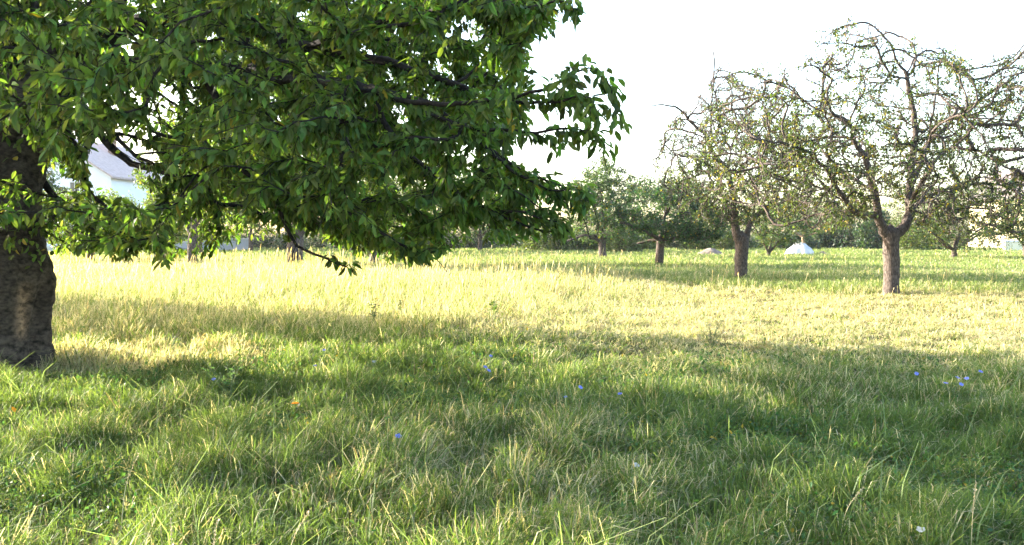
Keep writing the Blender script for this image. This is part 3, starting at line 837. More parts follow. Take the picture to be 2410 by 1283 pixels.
leafy_tree("fruit_tree", 2412, 606, 58, (2425, 520, 70, 62), "fruit tree cut by the right picture edge beside the cream house", ORCH, 27,
           [(0, -25), (-35, -60), (30, -70)], 0.15, 200, 20, 0.13, 0.08, (0.075, 0.1, 0.03))

BACK = "leafy trees beyond the meadow on the left"
for k, (px, dpt, cx, cy, hw, hh, lab) in enumerate((
        (215, 48, 205, 520, 115, 75, "low bright green tree in front of the white house"),
        (385, 62, 400, 505, 70, 75, "bright green tree hiding the right end of the white house"),
        (470, 70, 480, 450, 115, 120, "tall bright green tree right of the white house"),
        (590, 78, 600, 430, 110, 120, "tall green tree beyond the meadow behind thick brown trunk"),
        (830, 74, 840, 440, 120, 120, "green tree behind the middle of the cherry crown"),
        (980, 82, 990, 450, 110, 105, "green tree behind the right part of the cherry crown"),
        (1130, 80, 1130, 480, 100, 80, "low green tree behind the right tip of the cherry crown"),
        (60, 44, -10, 330, 150, 240, "tall green tree behind the cherry trunk at the left edge"))):
    leafy_tree("leafy_tree", px, 555 + 3150 / dpt + 1, dpt, (cx, cy, hw, hh), lab, BACK, 40 + k, [(0, -35), (-40, -80, 1), (45, -80, -1)],
               0.2, 380 if k < 7 else 800, 20 if k < 7 else 30, 0.12 + dpt * 0.0006, 0.08 + dpt * 0.0004, (0.095, 0.14, 0.028) if k < 4 else (0.07, 0.11, 0.03))


leafy_tree("fruit_tree", -547, 555 + 3150 / 18.7, 18.7, (-547, 380, 245, 165), "fruit tree standing outside the picture left of the cherry", ORCH, 61, [(0, -130), (-90, -200, 1), (90, -200, -1), (30, -240, 1)], 0.16, 420, 22, 0.10, 0.06)


# ---------------- hedge shrubs along the far edge
def shrub_proto(seed, col):
    rng = np.random.default_rng(seed)
    g = Geo(); gw = Geo()
    n = 2600
    v = unit(rng.normal(0, 1, (n, 3))) * (rng.random((n, 1)) ** 0.35)
    v[:, 2] = np.abs(v[:, 2])
    v *= 0.75 + 0.5 * fbm(v[:, 0] * 2.2 + 5, v[:, 2] * 2.2 + v[:, 1], seed)[:, None]
    P = v * np.array([1.9, 1.5, 2.9]) + np.array([0, 0, 0.15])
    leaves(g, P, unit(v), rng, 0.26, 0.17, 0.3, col, 0.3, yellow=0.0, spread=1.3, simple=True)
    for k in range(9):
        a = rng.uniform(0, 6.28); e = np.array([math.cos(a) * rng.uniform(.4, 1.3), math.sin(a) * rng.uniform(.4, 1.2), rng.uniform(1.4, 2.5)])
        tube(gw, catmull([np.array([.1 * math.cos(a), .1 * math.sin(a), -0.1]), e * np.array([.4, .4, .5]), e], 0.3), np.linspace(0.05, 0.012, len(catmull([np.array([.1 * math.cos(a), .1 * math.sin(a), -0.1]), e * np.array([.4, .4, .5]), e], 0.3))), 5)
    return g, gw


rng0 = np.random.default_rng(99)
protos = []
SHLAB = {0: "dark green hedge shrub in the row along the far edge of meadow"}
for s, c in ((1, (0.028, 0.05, 0.026)), (2, (0.034, 0.058, 0.028)), (3, (0.065, 0.09, 0.026))):
    g, gw = shrub_proto(s, c)
    o = empty("hedge_shrub", (0, 0, 0), "x", "shrub", "hedge shrubs along the far meadow edge")
    g.build("crown", M_LEAF2, o, smooth=False); gw.build("stems", M_BARKD, o)
    protos.append([o, False])


def put_shrub(k, px, dpt, sc_, lab):
    o, used = protos[k]
    if used:
        o = copy_tree(o)
    protos[k][1] = True
    x = (px - W / 2) / F * dpt
    o.location = (x, dpt, 0); o.rotation_euler = (0, 0, rng0.uniform(0, 6.28)); o.scale = sc_
    o["label"] = lab


for px in range(-60, 2500, 62):
    dpt = 92 + rng0.uniform(-3, 8)
    h = 0.85
    if 1880 < px < 2110: h = 1.35
    elif 1240 < px < 1480: h = 0.8
    elif 1480 <= px <= 1880: h = 0.62
    elif px < 700: h = 0.7
    elif px > 2230: continue
    j = rng0.uniform(-14, 14)
    near = "behind the pale heap" if 1840 < px < 2090 else "under the cherry branches" if px < 1240 else "between the far orchard trunks"
    put_shrub(int(rng0.integers(0, 2)), px + j, dpt, (1.25, 1.1, h * rng0.uniform(0.85, 1.15)), "dark green hedge shrub in the far hedge row " + near)
for px, d, s in ((1270, 84, .8), (1310, 80, .95), (1345, 84, .7), (1465, 76, .9), (1490, 84, 1.0), (1395, 84, .7), (1520, 88, 1.1), (1640, 86, 1.0), (1700, 88, .9), (2140, 84, .9), (2190, 88, 1.0), (2060, 96, 1.5)):
    put_shrub(2, px, d, (1.0, 1.0, s), "yellow green bush in front of the dark hedge " + ("right of nearest old tree" if px > 2100 else "left of the second nearest old tree" if px < 1700 else "behind nearest old tree"))


# ------------------------------------------------------------------ buildings, wall, car, heaps
def boxg(g, x0, x1, y0, y1, z0, z1):
    V = np.array([[x0, y0, z0], [x1, y0, z0], [x1, y1, z0], [x0, y1, z0], [x0, y0, z1], [x1, y0, z1], [x1, y1, z1], [x0, y1, z1]])
    g.add(V, [np.array([[0, 3, 2, 1], [4, 5, 6, 7], [0, 1, 5, 4], [1, 2, 6, 5], [2, 3, 7, 6], [3, 0, 4, 7]])])


def house(name, loc, rot, wx, wy, eave, ridge, wallmat, roofmat, label, gable_x=True):
    root = empty(name, loc, label, "house"); root.rotation_euler = (0, 0, rot)
    g = Geo(); hx, hy = wx / 2, wy / 2
    # gable ends face -y / +y ; ridge runs along y
    V = np.array([[-hx, -hy, -.2], [hx, -hy, -.2], [hx, hy, -.2], [-hx, hy, -.2], [-hx, -hy, eave], [hx, -hy, eave], [hx, hy, eave], [-hx, hy, eave], [0, -hy, ridge], [0, hy, ridge]], float)
    g.add(V, [np.array([[0, 1, 5, 4], [1, 2, 6, 5], [2, 3, 7, 6], [3, 0, 4, 7]]), np.array([[4, 5, 8], [6, 7, 9]])])
    g.build("wall", wallmat, root, smooth=False)
    r = Geo(); o = 0.5; t = 0.18; sl = (ridge - eave) / hx
    for s in (-1, 1):
        a = np.array([[0, -hy - o, ridge + .04], [0, hy + o, ridge + .04], [s * (hx + o), hy + o, eave - sl * o + .04], [s * (hx + o), -hy - o, eave - sl * o + .04]])
        b = a + np.array([0, 0, t])
        V = np.concatenate([a, b])
        r.add(V, [np.array([[0, 1, 2, 3], [7, 6, 5, 4], [0, 3, 7, 4], [1, 5, 6, 2], [3, 2, 6, 7], [0, 4, 5, 1]])])
    ro = r.build("roof", roofmat, root, smooth=False)
    ch = Geo(); boxg(ch, hx * .3, hx * .3 + .6, 0.5, 1.1, eave + .3, ridge + .9); boxg(ch, hx * .3 - .06, hx * .3 + .66, .44, 1.16, ridge + .9, ridge + 1.0)
    ch.build("chimney", M_CHIM, ro, smooth=False)
    for (x, z, w, h) in ((-hx * .5, 1.0, 1.1, 1.4), (hx * .45, 1.0, 1.1, 1.4), (-hx * .45, eave - 1.9, 1.1, 1.4), (hx * .4, eave - 1.9, 1.1, 1.4)):
        f = Geo(); fr = .09
        boxg(f, x - w / 2, x - w / 2 + fr, -hy - .05, -hy + .02, z, z + h); boxg(f, x + w / 2 - fr, x + w / 2, -hy - .05, -hy + .02, z, z + h)
        boxg(f, x - w / 2 + fr, x + w / 2 - fr, -hy - .05, -hy + .02, z + h - fr, z + h); boxg(f, x - .035, x + .035, -hy - .045, -hy + .02, z + fr, z + h - fr)
        boxg(f, x - w / 2 - .08, x + w / 2 + .08, -hy - .12, -hy + .02, z - .0, z + fr)
        fo = f.build("window", M_FRAME, root, smooth=False)
        p = Geo(); boxg(p, x - w / 2 + fr, x - .035, -hy - .02, -hy + .01, z + fr, z + h - fr); boxg(p, x + .035, x + w / 2 - fr, -hy - .02, -hy + .01, z + fr, z + h - fr)
        p.build("pane", M_GLASS, fo, smooth=False)
    return root


M_WHITE = plain_mat("white_plaster", (0.72, 0.74, 0.78), 0.9, noise=0.08, nscale=0.8)
M_CREAM = plain_mat("cream_plaster", (0.78, 0.68, 0.45), 0.9, noise=0.08, nscale=0.8)
M_ROOFP = plain_mat("pale_roof_tiles", (0.42, 0.33, 0.31), 0.85, noise=0.25, nscale=3)
M_ROOFG = plain_mat("grey_roof_tiles", (0.16, 0.135, 0.13), 0.85, noise=0.3, nscale=3)
M_CHIM = plain_mat("chimney_brick", (0.3, 0.18, 0.13), 0.9, noise=0.3, nscale=8)
M_FRAME = plain_mat("window_frame", (0.6, 0.6, 0.6), 0.5)
M_GLASS = plain_mat("window_glass", (0.03, 0.04, 0.05), 0.08, spec=0.6)
M_PIPE = plain_mat("rain_pipe_grey", (0.35, 0.38, 0.4), 0.4)
hw_ = house("white_house", (-43.5, 92, 0), math.radians(-8), 12.5, 12, 7.2, 11.0, M_WHITE, M_ROOFP, "white gabled house half hidden behind the cherry leaves at left")
gp = Geo(); tube(gp, np.array([[-3.2, -6.12, 0], [-3.2, -6.12, 7.0]]), np.array([.12, .12]), 8); gp.build("rain_pipe", M_PIPE, hw_)
gl_ = Geo(); boxg(gl_, -6.3, 6.3, -6.25, -6.0, 3.9, 4.1); gl_.build("ledge", M_WHITE, hw_, smooth=False)
house("cream_house", (58.5, 100, 0), math.radians(33), 11, 9, 5.6, 8.8, M_CREAM, M_ROOFG, "sunlit cream house with grey roof at the far right")


def garden_wall():
    root = empty("garden_wall", (-31, 84, 0), "low grey garden wall in front of the white house", "wall")
    g = Geo(); boxg(g, -6.5, 6.5, -.12, .12, -.1, 1.15)
    g.build("wall_body", plain_mat("grey_render", (0.33, 0.34, 0.37), 0.9, noise=0.2, nscale=1.2), root, smooth=False)
    c = Geo(); boxg(c, -6.6, 6.6, -.2, .2, 1.15, 1.25); c.build("coping", plain_mat("coping_stone", (0.42, 0.42, 0.43), 0.8, noise=0.15), root, smooth=False)
    root2 = empty("boundary_wall", (53, 88, 0), "low cream boundary wall before the cream house", "wall")
    root2.rotation_euler = (0, 0, math.radians(38))
    g = Geo(); boxg(g, -10, 10, -.12, .12, -.1, .95); g.build("wall_body", M_CREAM, root2, smooth=False)
    c = Geo(); boxg(c, -10.1, 10.1, -.18, .18, .95, 1.05); c.build("coping", M_WHITE, root2, smooth=False)


garden_wall()


def car():
    root = empty("parked_car", (-34.6, 68, 0), "silver car parked just right of the cherry trunk", "car")
    root.rotation_euler = (0, 0, math.radians(20))
    # side profile swept across the width with tumblehome
    prof = [(-2.1, .35), (-2.12, .75), (-1.95, .92), (-1.55, .98), (-0.95, 1.38), (-0.2, 1.47), (0.6, 1.42), (1.25, 1.0), (1.9, .86), (2.12, .7), (2.14, .35)]
    ws = [.86, .9, .88, .84, .64, .62, .63, .82, .84, .84, .82]
    n = len(prof); V = []
    for s in (-1, -0.6, 0.6, 1):
        for (x, z), w in zip(prof, ws):
            V.append((x, s * w, z + (0.03 if abs(s) < 1 and z > .8 else 0)))
    V = np.array(V); q = []
    for r in range(3):
        for i in range(n - 1):
            q.append((r * n + i, r * n + i + 1, (r + 1) * n + i + 1, (r + 1) * n + i))
    g = Geo(); g.add(V, [np.array(q), np.array([list(range(n))]), np.array([list(range(3 * n, 4 * n))[::-1]])])
    g.build("body", plain_mat("silver_paint", (0.55, 0.56, 0.58), 0.3, metal=0.4), root, smooth=False)
    for s in (-1, 1):
        w = Geo(); y = lambda z: s * (.85 - (z - .98) * .48 + .012)
        P = [(-1.35, 1.02), (-.9, 1.32), (-.25, 1.40), (-.25, 1.02)]; P2 = [(-.17, 1.02), (-.17, 1.40), (.52, 1.36), (1.0, 1.04)]
        for pp in (P, P2):
            w.add(np.array([(x, y(z), z) for x, z in pp]), [np.array([[0, 1, 2, 3]])])
        w.build("window", M_GLASS, root, smooth=False)
        for x in (-1.3, 1.35):
            t = Geo(); th = np.linspace(0, 2 * math.pi, 21)
            tube(t, np.stack([x + .24 * np.cos(th), np.full(21, s * .82), .31 + .24 * np.sin(th)], -1), np.full(21, .085), 8)
            wh = t.build("wheel", plain_mat("tyre", (0.02, 0.02, 0.02), .8), root)
            h = Geo(); tube(h, np.array([[x, s * .76, .31], [x, s * .84, .31]]), np.array([.17, .16]), 12); h.build("rim", M_PIPE, wh)
    for nm, pts in (("windscreen", [(1.22, -.7, 1.06), (1.22, .7, 1.06), (.68, .56, 1.41), (.68, -.56, 1.41)]), ("rear_window", [(-1.5, .68, 1.05), (-1.5, -.68, 1.05), (-1.0, -.56, 1.38), (-1.0, .56, 1.38)])):
        w = Geo(); w.add(np.array(pts), [np.array([[0, 1, 2, 3]])]); w.build(nm, M_GLASS, root, smooth=False)


car()


def heap(name, px, py, dpt, rx, ry, rz, label, cat, mat, seed, sharp):
    rng = np.random.default_rng(seed)
    loc = at(px, py, dpt); loc[2] = 0
    n1, n2 = 34, 14
    th = np.linspace(0, 2 * math.pi, n1, endpoint=False); V = []
    for j in range(n2):
        f = j / (n2 - 1)
        for t in th:
            a = 1 + 0.22 * (noise2(np.cos(t) * 1.7 + 3, np.sin(t) * 1.7 + f * 2, seed) - .5)
            rr = (1 - f) ** (0.9 if sharp else 0.65)
            x = rx * rr * a * math.cos(t); y = ry * rr * a * math.sin(t); z = rz * f - .05
            if sharp:
                x = min(x, rx * (.62 - .45 * f)); y = max(y, -ry * (.8 - .6 * f))
                x += 0.05 * rz * math.sin(9 * f + 3 * t)
            z += rz * .12 * (float(noise2(x * 3.0 + 7, y * 3.0 + f * 4, seed + 1)) - .5)
            V.append((x, y, z))
    V.append((0 if not sharp else -.02 * rx, 0, rz))
    i = np.arange(n2 - 1)[:, None] * n1; j = np.arange(n1)[None, :]; j2 = (j + 1) % n1
    q = np.stack([i + j, i + j2, i + n1 + j2, i + n1 + j], -1).reshape(-1, 4)
    m = (n2 - 1) * n1; tri = np.stack([m + np.arange(n1), m + (np.arange(n1) + 1) % n1, np.full(n1, len(V) - 1)], -1)
    g = Geo(); g.add(np.array(V), [q, tri])
    o = g.build(name, mat, smooth=not sharp)
    o.location = loc
    return tag(o, label, cat)


M_PALE = plain_mat("pale_rubble", (0.6, 0.58, 0.55), 0.9, nscale=2.2, col2=(0.36, 0.36, 0.4), bump=0.6)
M_EARTH = plain_mat("heap_earth", (0.26, 0.2, 0.15), 1.0, nscale=4, col2=(0.13, 0.1, 0.08), bump=1.0)
def pale_heap():
    rng = np.random.default_rng(4)
    loc = at(1882, 601, 67); loc[2] = 0
    bm = bmesh.new()
    for p in ((-1.3, .1, -.1), (-.95, -.7, -.1), (.1, -1.0, -.1), (.85, -.8, -.1), (1.2, .1, -.1), (.6, .9, -.1), (-.5, .95, -.1),
              (-.3, -.05, .98), (-.12, .05, 1.0), (.5, .1, .84), (.12, -.3, .9), (.9, .05, .5), (-.75, -.12, .6), (.35, -.62, .45), (1.05, -.1, .3), (-1.1, -.1, .3)):
        bm.verts.new(p)
    bmesh.ops.convex_hull(bm, input=bm.verts[:])
    bmesh.ops.triangulate(bm, faces=bm.faces[:])
    bmesh.ops.subdivide_edges(bm, edges=bm.edges[:], cuts=5, use_grid_fill=True)
    for v in bm.verts:
        d = float(fbm(v.co.x * 3 + 2 * v.co.z, v.co.y * 3 + v.co.z, 8)) - .5
        v.co += v.normal * d * .16
    for v in bm.verts:
        v.co.x *= 1.0; v.co.z *= 1.08
    me = bpy.data.meshes.new("pale_heap"); bm.to_mesh(me); bm.free(); me.materials.append(M_PALE)
    o = bpy.data.objects.new("pale_heap", me); COL.objects.link(o); o.location = loc
    tag(o, "pale grey angular heap on the grass at the far side of meadow", "heap")


pale_heap()
heap("earth_mound", 1672, 602, 66, 1.25, 0.9, 0.66, "low brown earth mound on grass left of second nearest old tree", "mound", M_EARTH, 6, False)
heap("earth_mound", 1936, 601, 66.5, 0.55, 0.5, 0.42, "small brown mound touching the right foot of pale heap", "mound", M_EARTH, 8, False)


# ------------------------------------------------------------------ grass
def grass():
    rng = np.random.default_rng(5)
    bands = [(3.4, 6.5, 4200, 0.0055), (6.5, 10, 2700, 0.0070), (10, 15, 1400, 0.0095), (15, 23, 680, 0.012), (23, 36, 300, 0.018), (36, 60, 95, 0.032), (60, 108, 26, 0.06)]
    g1 = Geo()
    tot = 0
    for y0, y1, dens, wid in bands:
        area = 0.62 * 2 * 0.5 * (y1 ** 2 - y0 ** 2) * 1.0 + 1.6 * (y1 - y0)
        n = int(area * dens)
        y = np.sqrt(rng.random(n) * (y1 ** 2 - y0 ** 2) + y0 ** 2)
        x = rng.uniform(-1, 1, n) * (0.62 * y + 0.8)
        # clumping: tufts pull blades together
        tc = fbm(x * 3.0, y * 3.0, 31); keep = rng.random(n) < np.clip(0.35 + 1.3 * (tc - 0.25), 0.15, 1)
        r = np.hypot(x - CHX, y - CHY); keep &= (r > 0.5)
        x = x[keep]; y = y[keep]; tc = tc[keep]; n = len(x); tot += n
        big = fbm(x * 0.35 + 4, y * 0.35, 41); mid = fbm(x * 0.12 + 9, y * 0.12 + 2, 51)
        # zones: shaded lawn near, tall straw meadow mid left, mown hay mid right, greener far
        edge = np.interp(x, [-40, -12, 0, 3.5, 5.5, 8, 14, 40], [60, 47, 36, 31, 24, 22, 20.5, 18]) + 3.0 * (fbm(x * 0.5, y * 0.3, 61) - 0.5)
        past = np.clip((y - edge) / 1.6, 0, 1)              # beyond the straw strip: shorter and greener
        tall = np.clip((y - 12.3) / 7, 0, 1) * np.clip((2.2 + 0.13 * np.maximum(y - 14, 0) ** 1.25 - x) / 3.5, 0, 1)
        tall = tall * (1 - past)
        far = np.clip((y - 33) / 10, 0, 1)
        h = 0.085 + 0.18 * np.clip((tc - 0.38) * 2.6, 0, 1.3) + 0.05 * big
        h = h * (1 - tall) + tall * (0.30 + 0.34 * big) * (1 - 0.35 * far)
        h = h * (1 - past) + past * (0.20 + 0.16 * big)
        hay = np.clip((y - 8.6) / 2.2, 0, 1) * (1 - tall) * (1 - past) * np.clip((x + 1.5) / 3, 0, 1)
        h *= 1 - 0.45 * hay
        h = h * rng.uniform(0.5, 1.3, n)
        w = wid * rng.uniform(0.6, 1.35, n) * (1 - 0.2 * tall)
        dry = np.maximum(np.clip((y - 11.8) / 3, 0, 1), 0.95 * np.clip((y - 8.8 + 0.8 * (big - 0.5)) / 2.6, 0, 1) * np.clip((x + 0.5) / 3, 0, 1)) * np.clip(1.0 - 0.35 * far - 0.85 * past, 0, 1)  # real straw share, also raised to brighten the sunlit strip through colour
        pd = 0.09 + 0.24 * np.clip((big - 0.45) * 3.5, 0, 1) * (y < 14) + 0.62 * dry * (1 - 0.28 * tall)
        pd = np.clip(pd + 0.25 * (mid - 0.5), 0.03, 0.93)
        # brown litter by the trunk foot
        pd = np.where((np.hypot(x + 4.4, (y - 10.6) * 1.3) < 1.5), np.maximum(pd, 0.7), pd)
        isd = rng.random(n) < pd
        c = np.zeros((n, 3))
        gcol = np.array([0.072, 0.135, 0.031]); ycol = np.array([0.14, 0.20, 0.055]); scol = np.array([0.47, 0.43, 0.28]); bcol = np.array([0.23, 0.155, 0.075])
        t = np.clip(rng.normal(0.25 + 0.5 * dry + 0.4 * past, 0.25, n), 0, 1)[:, None]
        c = gcol * (1 - t) + ycol * t
        c = c * (1.12, 1.0, 0.9)
        c = c * (1 - 0.75 * past[:, None]) + np.array([0.145, 0.19, 0.07]) * 0.75 * past[:, None]
        t2 = np.clip(rng.normal(0.25 + 0.0 * hay - 0.12 * tall, 0.28, n), 0, 1)[:, None]
        cd = scol * (1 - t2) + bcol * t2
        c = np.where(isd[:, None], cd, c) * rng.uniform(0.7, 1.3, (n, 1))
        # blade: base, bent mid, tip
        az = 2 * math.pi * 2.2 * fbm(x * 2.3, y * 2.3, 91) + rng.normal(0, 1.6, n)
        wind = 0.35
        lean = np.clip(rng.normal(0.7, 0.32, n), 0.05, 1.5) * (1 + 0.9 * hay) * (1 - 0.22 * tall)
        lg = (rng.random(n) < 0.014) & (y < 10) & ~isd
        h = np.where(lg, h * 2.1, h); lean = np.where(lg, rng.uniform(0.8, 1.35, n), lean); c = np.where(lg[:, None], c * 1.15 + 0.05, c)
        dx = np.cos(az) * lean + wind * 0.5 * lean; dy = np.sin(az) * lean
        fa = rng.uniform(0, 2 * math.pi, n); sx = np.cos(fa); sy = np.sin(fa)
        gz = ground_z(x, y) - 0.01
        b = np.stack([x, y, gz], -1); s = np.stack([sx, sy, np.zeros(n)], -1)
        up1 = np.clip(1.0 - 0.32 * lean ** 2, 0.2, 1)
        m1 = b + np.stack([dx * h * 0.12, dy * h * 0.12, h * 0.42], -1)
        m2 = b + np.stack([dx * h * 0.5, dy * h * 0.5, h * (0.42 + 0.36 * up1 + 0.08)], -1)
        tp = b + np.stack([dx * h * 1.1, dy * h * 1.1, h * (0.42 + 0.58 * up1 - 0.16 * lean)], -1)
        W_ = w[:, None] * 0.5
        V = np.stack([b - s * W_, b + s * W_, m1 + s * W_, m1 - s * W_, m2 + s * W_ * 0.75, m2 - s * W_ * 0.75, tp], 1)
        k = np.arange(n)[:, None] * 7
        g1.add(V.reshape(-1, 3), [k + np.array([[0, 1, 2, 3]]), k + np.array([[3, 2, 4, 5]]), k + np.array([[5, 4, 6]])], np.repeat(c, 7, 0))
        # seed stalks with feathery heads in the tall grass and a few on the lawn
        ns = int(n * (0.018 if y0 >= 15 else 0.0004)); ii = rng.choice(n, ns, replace=False)
        ii = ii[(rng.random(len(ii)) < np.clip(tall[ii] + 0.15, 0, 1))]
        ns = len(ii)
        if ns:
            hh = h[ii] * rng.uniform(1.25, 1.7, ns) + 0.08
            B = b[ii]; l2 = rng.normal(0, 0.14, (ns, 2)) + np.array([0.12, 0.0])
            top = B + np.stack([l2[:, 0] * hh, l2[:, 1] * hh, hh], -1)
            ww = (wid * 0.35); hw = wid * 0.9 + 0.002
            S_ = s[ii]
            nk = top - (top - B) * 0.22; md = top - (top - B) * 0.1
            V = np.stack([B - S_ * ww, B + S_ * ww, nk + S_ * ww, nk - S_ * ww, md + S_ * hw, md - S_ * hw, top], 1)
            k = np.arange(ns)[:, None] * 7
            cc = np.array([0.44, 0.35, 0.19]) * rng.uniform(0.7, 1.25, (ns, 1))
            g1.add(V.reshape(-1, 3), [k + np.array([[0, 1, 2, 3]]), k + np.array([[3, 2, 4, 5]]), k + np.array([[5, 4, 6]])], np.repeat(cc, 7, 0))
    tag(g1.build("meadow_grass", M_GRASS, smooth=False), "meadow grass, green in the shade and straw yellow in the sun", "grass", kind="stuff")
    # low broad leaves between the blades
    g2 = Geo()
    for y0, y1, dens, L in ((3.4, 8, 1100, 0.032), (8, 14, 350, 0.045)):
        n = int(0.62 * (y1 ** 2 - y0 ** 2) * dens)
        y = np.sqrt(rng.random(n) * (y1 ** 2 - y0 ** 2) + y0 ** 2); x = rng.uniform(-1, 1, n) * (0.62 * y + 0.8)
        q = fbm(x * 0.8 + 20, y * 0.8, 71); kp = (rng.random(n) < np.clip((q - 0.42) * 5, 0.04, 1) * np.clip((11.5 - y - 0.25 * np.maximum(x, 0)) / 2, 0.03, 1)) & (np.hypot(x - CHX, y - CHY) > .55)
        x = x[kp]; y = y[kp]; n = len(x)
        P = np.stack([x, y, ground_z(x, y) + rng.uniform(0.03, 0.19, n)], -1)
        leaves(g2, P, np.tile([0, 0, 0.4], (n, 1)), rng, L, L * 0.55, -0.1, (0.05, 0.10, 0.03), 0.25, yellow=0.02, spread=1.0)
    tag(g2.build("ground_cover", M_GRASS, smooth=False), "small broad leaved herbs among the shaded grass", "ground cover", kind="stuff")
    print("blades", tot)


grass()


# ------------------------------------------------------------------ flowers, weeds, stalks, fallen leaves
M_BLUE = plain_mat("chicory_blue", (0.16, 0.20, 0.52), 0.6, noise=0.2, nscale=40)
M_WPET = plain_mat("white_umbel", (0.36, 0.36, 0.32), 0.7)
M_STEM = plain_mat("stem_green", (0.08, 0.12, 0.04), 0.7)
M_STRAW = plain_mat("dry_straw", (0.5, 0.42, 0.24), 0.8, noise=0.25, nscale=20)
M_CENTRE = plain_mat("flower_centre", (0.12, 0.13, 0.45), 0.7)


def ground_hit(px, py, z):
    """the point at height z seen at a photo pixel"""
    d = FWD + (px - W / 2) / F * RGT - (py - H / 2) / F * UPV
    s = (z - CAM_H) / d[2]
    return np.array([0, 0, CAM_H]) + d * s


def blue_flower(px, py, h, label, seed, size=0.019, mat=None, name="blue_flower", group="blue chicory like flowers in the shaded grass", white=False):
    rng = np.random.default_rng(seed)
    top = ground_hit(px, py, h)
    base = np.array([top[0] + rng.normal(0, .03), top[1] + rng.normal(0, .03), 0]); base[2] = float(ground_z(base[0], base[1]))
    root = empty(name, base, label, "flower", group)
    t = top - base
    g = Geo(); C = catmull([np.array([0, 0, -.03]), t * .5 + rng.normal(0, .012, 3), t], .05)
    tube(g, C, np.linspace(.003, .0018, len(C)), 5)
    for k in range(3):
        i = int(len(C) * rng.uniform(.3, .8)); v = unit(rng.normal(0, 1, 3) + np.array([0, 0, 1.2])) * rng.uniform(.06, .12)
        tube(g, np.array([C[i], C[i] + v * .6, C[i] + v]), np.array([.0018, .0015, .003]), 4)
    g.build("stem", M_STEM, root)
    b = Geo(); up = unit(np.array([rng.normal(0, .25), -0.55 + rng.normal(0, .2), 1.0])); a = unit(np.cross(up, [1, 0, 0])); c = np.cross(up, a)
    if white:
        for k in range(26):
            r = size * 1.5 * math.sqrt(rng.random()); th = rng.uniform(0, 6.28)
            p = t + a * r * math.cos(th) + c * r * math.sin(th) + up * rng.uniform(-.004, .004)
            for s in range(5):
                q = th + s * 1.2566; e = a * math.cos(q) + c * math.sin(q); f = np.cross(up, e)
                b.add(np.array([p, p + e * .004 + f * .0025, p + e * .007, p + e * .004 - f * .0025]), [np.array([[0, 1, 2, 3]])])
        b.build("bloom", M_WPET, root, smooth=False)
        return root
    m = 17
    for k in range(m):
        th = 2 * math.pi * k / m + rng.normal(0, .06); e = a * math.cos(th) + c * math.sin(th); f = np.cross(up, e)
        l = size * rng.uniform(.85, 1.12); w = size * .17; lift = up * l * rng.uniform(.05, .28)
        V = np.array([t + e * .002 - f * w * .4, t + e * .002 + f * w * .4, t + e * l * .6 + f * w + lift * .6, t + e * l * .6 - f * w + lift * .6, t + e * l + f * w * .75 + lift, t + e * l - f * w * .75 + lift])
        b.add(V, [np.array([[0, 1, 2, 3], [3, 2, 4, 5]])])
    b.build("petals", M_BLUE, root, smooth=False)
    ct = Geo(); tube(ct, np.array([t - up * .006, t + up * .001, t + up * .006]), np.array([.003, .005, .003]), 8); ct.build("centre", M_CENTRE, root)
    return root


FL = [
    (938, 1027, .26, "blue flower alone nearest the camera, low in the middle", .021),
    (1155, 838, .30, "topmost of the three blue flowers in mid meadow", .019),
    (1142, 864, .28, "upper of two touching blue flowers below the topmost of three", .021),
    (1150, 872, .27, "lower of two touching blue flowers below the topmost of three", .021),
    (1366, 912, .28, "blue flower between the small pale one and the one farther right", .019),
    (1331, 934, .24, "small pale blue flower just left of a bigger one in the middle", .013),
    (1459, 927, .26, "blue flower to the right of the pair in the middle", .019),
    (763, 824, .28, "faint blue flower in the deep shade right of the leafy weed, upper", .018),
    (742, 861, .26, "faint blue flower in the deep shade right of the leafy weed, lower", .018),
    (503, 893, .26, "pale blue flower beside the leafy weed on the left", .018),
    (2157, 880, .24, "leftmost of the six blue flowers at the right", .020),
    (2254, 889, .24, "blue flower above the lowest of the six at the right", .020),
    (2275, 891, .24, "blue flower right of centre among the six at the right", .020),
    (2308, 875, .26, "highest and rightmost of the six blue flowers at the right", .020),
    (2226, 902, .22, "blue flower lowest left in the cluster of six at the right", .020),
    (2262, 905, .22, "lowest of the six blue flowers at the right", .020),
]
for k, (x, y, h, lab, s) in enumerate(FL):
    blue_flower(x, y, h, lab, 200 + k, s * 1.02)
for k, (x, y, h, lab) in enumerate(((880, 851, .25, "white flower head in the shade left of three blue flowers"),
                                    (1497, 1094, .2, "white flower head low in the shaded grass, right of middle"),
                                    (2167, 1246, .2, "small white flower head near the bottom right"))):
    blue_flower(x, y, h, lab, 300 + k, .011, None, "white_flower", "white flower heads in the grass", white=True)


def weed(px, py, hgt, spread, label, seed, n_st, col, leafL, name="weed_plant"):
    rng = np.random.default_rng(seed)
    base = ground_hit(px, py, 0); base[2] = float(ground_z(base[0], base[1]))
    root = empty(name, base, label, "weed"); g = Geo(); gl = Geo()
    for k in range(n_st):
        a = rng.uniform(0, 6.28); e = np.array([math.cos(a) * spread * rng.uniform(.2, 1), math.sin(a) * spread * rng.uniform(.2, 1), hgt * rng.uniform(.6, 1.05)])
        C = catmull([np.array([0, 0, -.03]), e * np.array([.35, .35, .55]), e], .04)
        tube(g, C, np.linspace(.005, .002, len(C)), 5)
        m = int(16 * hgt / .4)
        u = rng.uniform(.15, 1, m) * (len(C) - 1); P = C[u.astype(int)]
        ax = unit(np.stack([rng.normal(0, 1, m), rng.normal(0, 1, m), rng.uniform(0, .8, m)], -1))
        leaves(gl, P, ax * 2.0, rng, leafL, leafL * .28, 0.0, col, .2, spread=.35)
    g.build("stems", M_STEM, root); gl.build("leaves", M_GRASS, root, smooth=False)


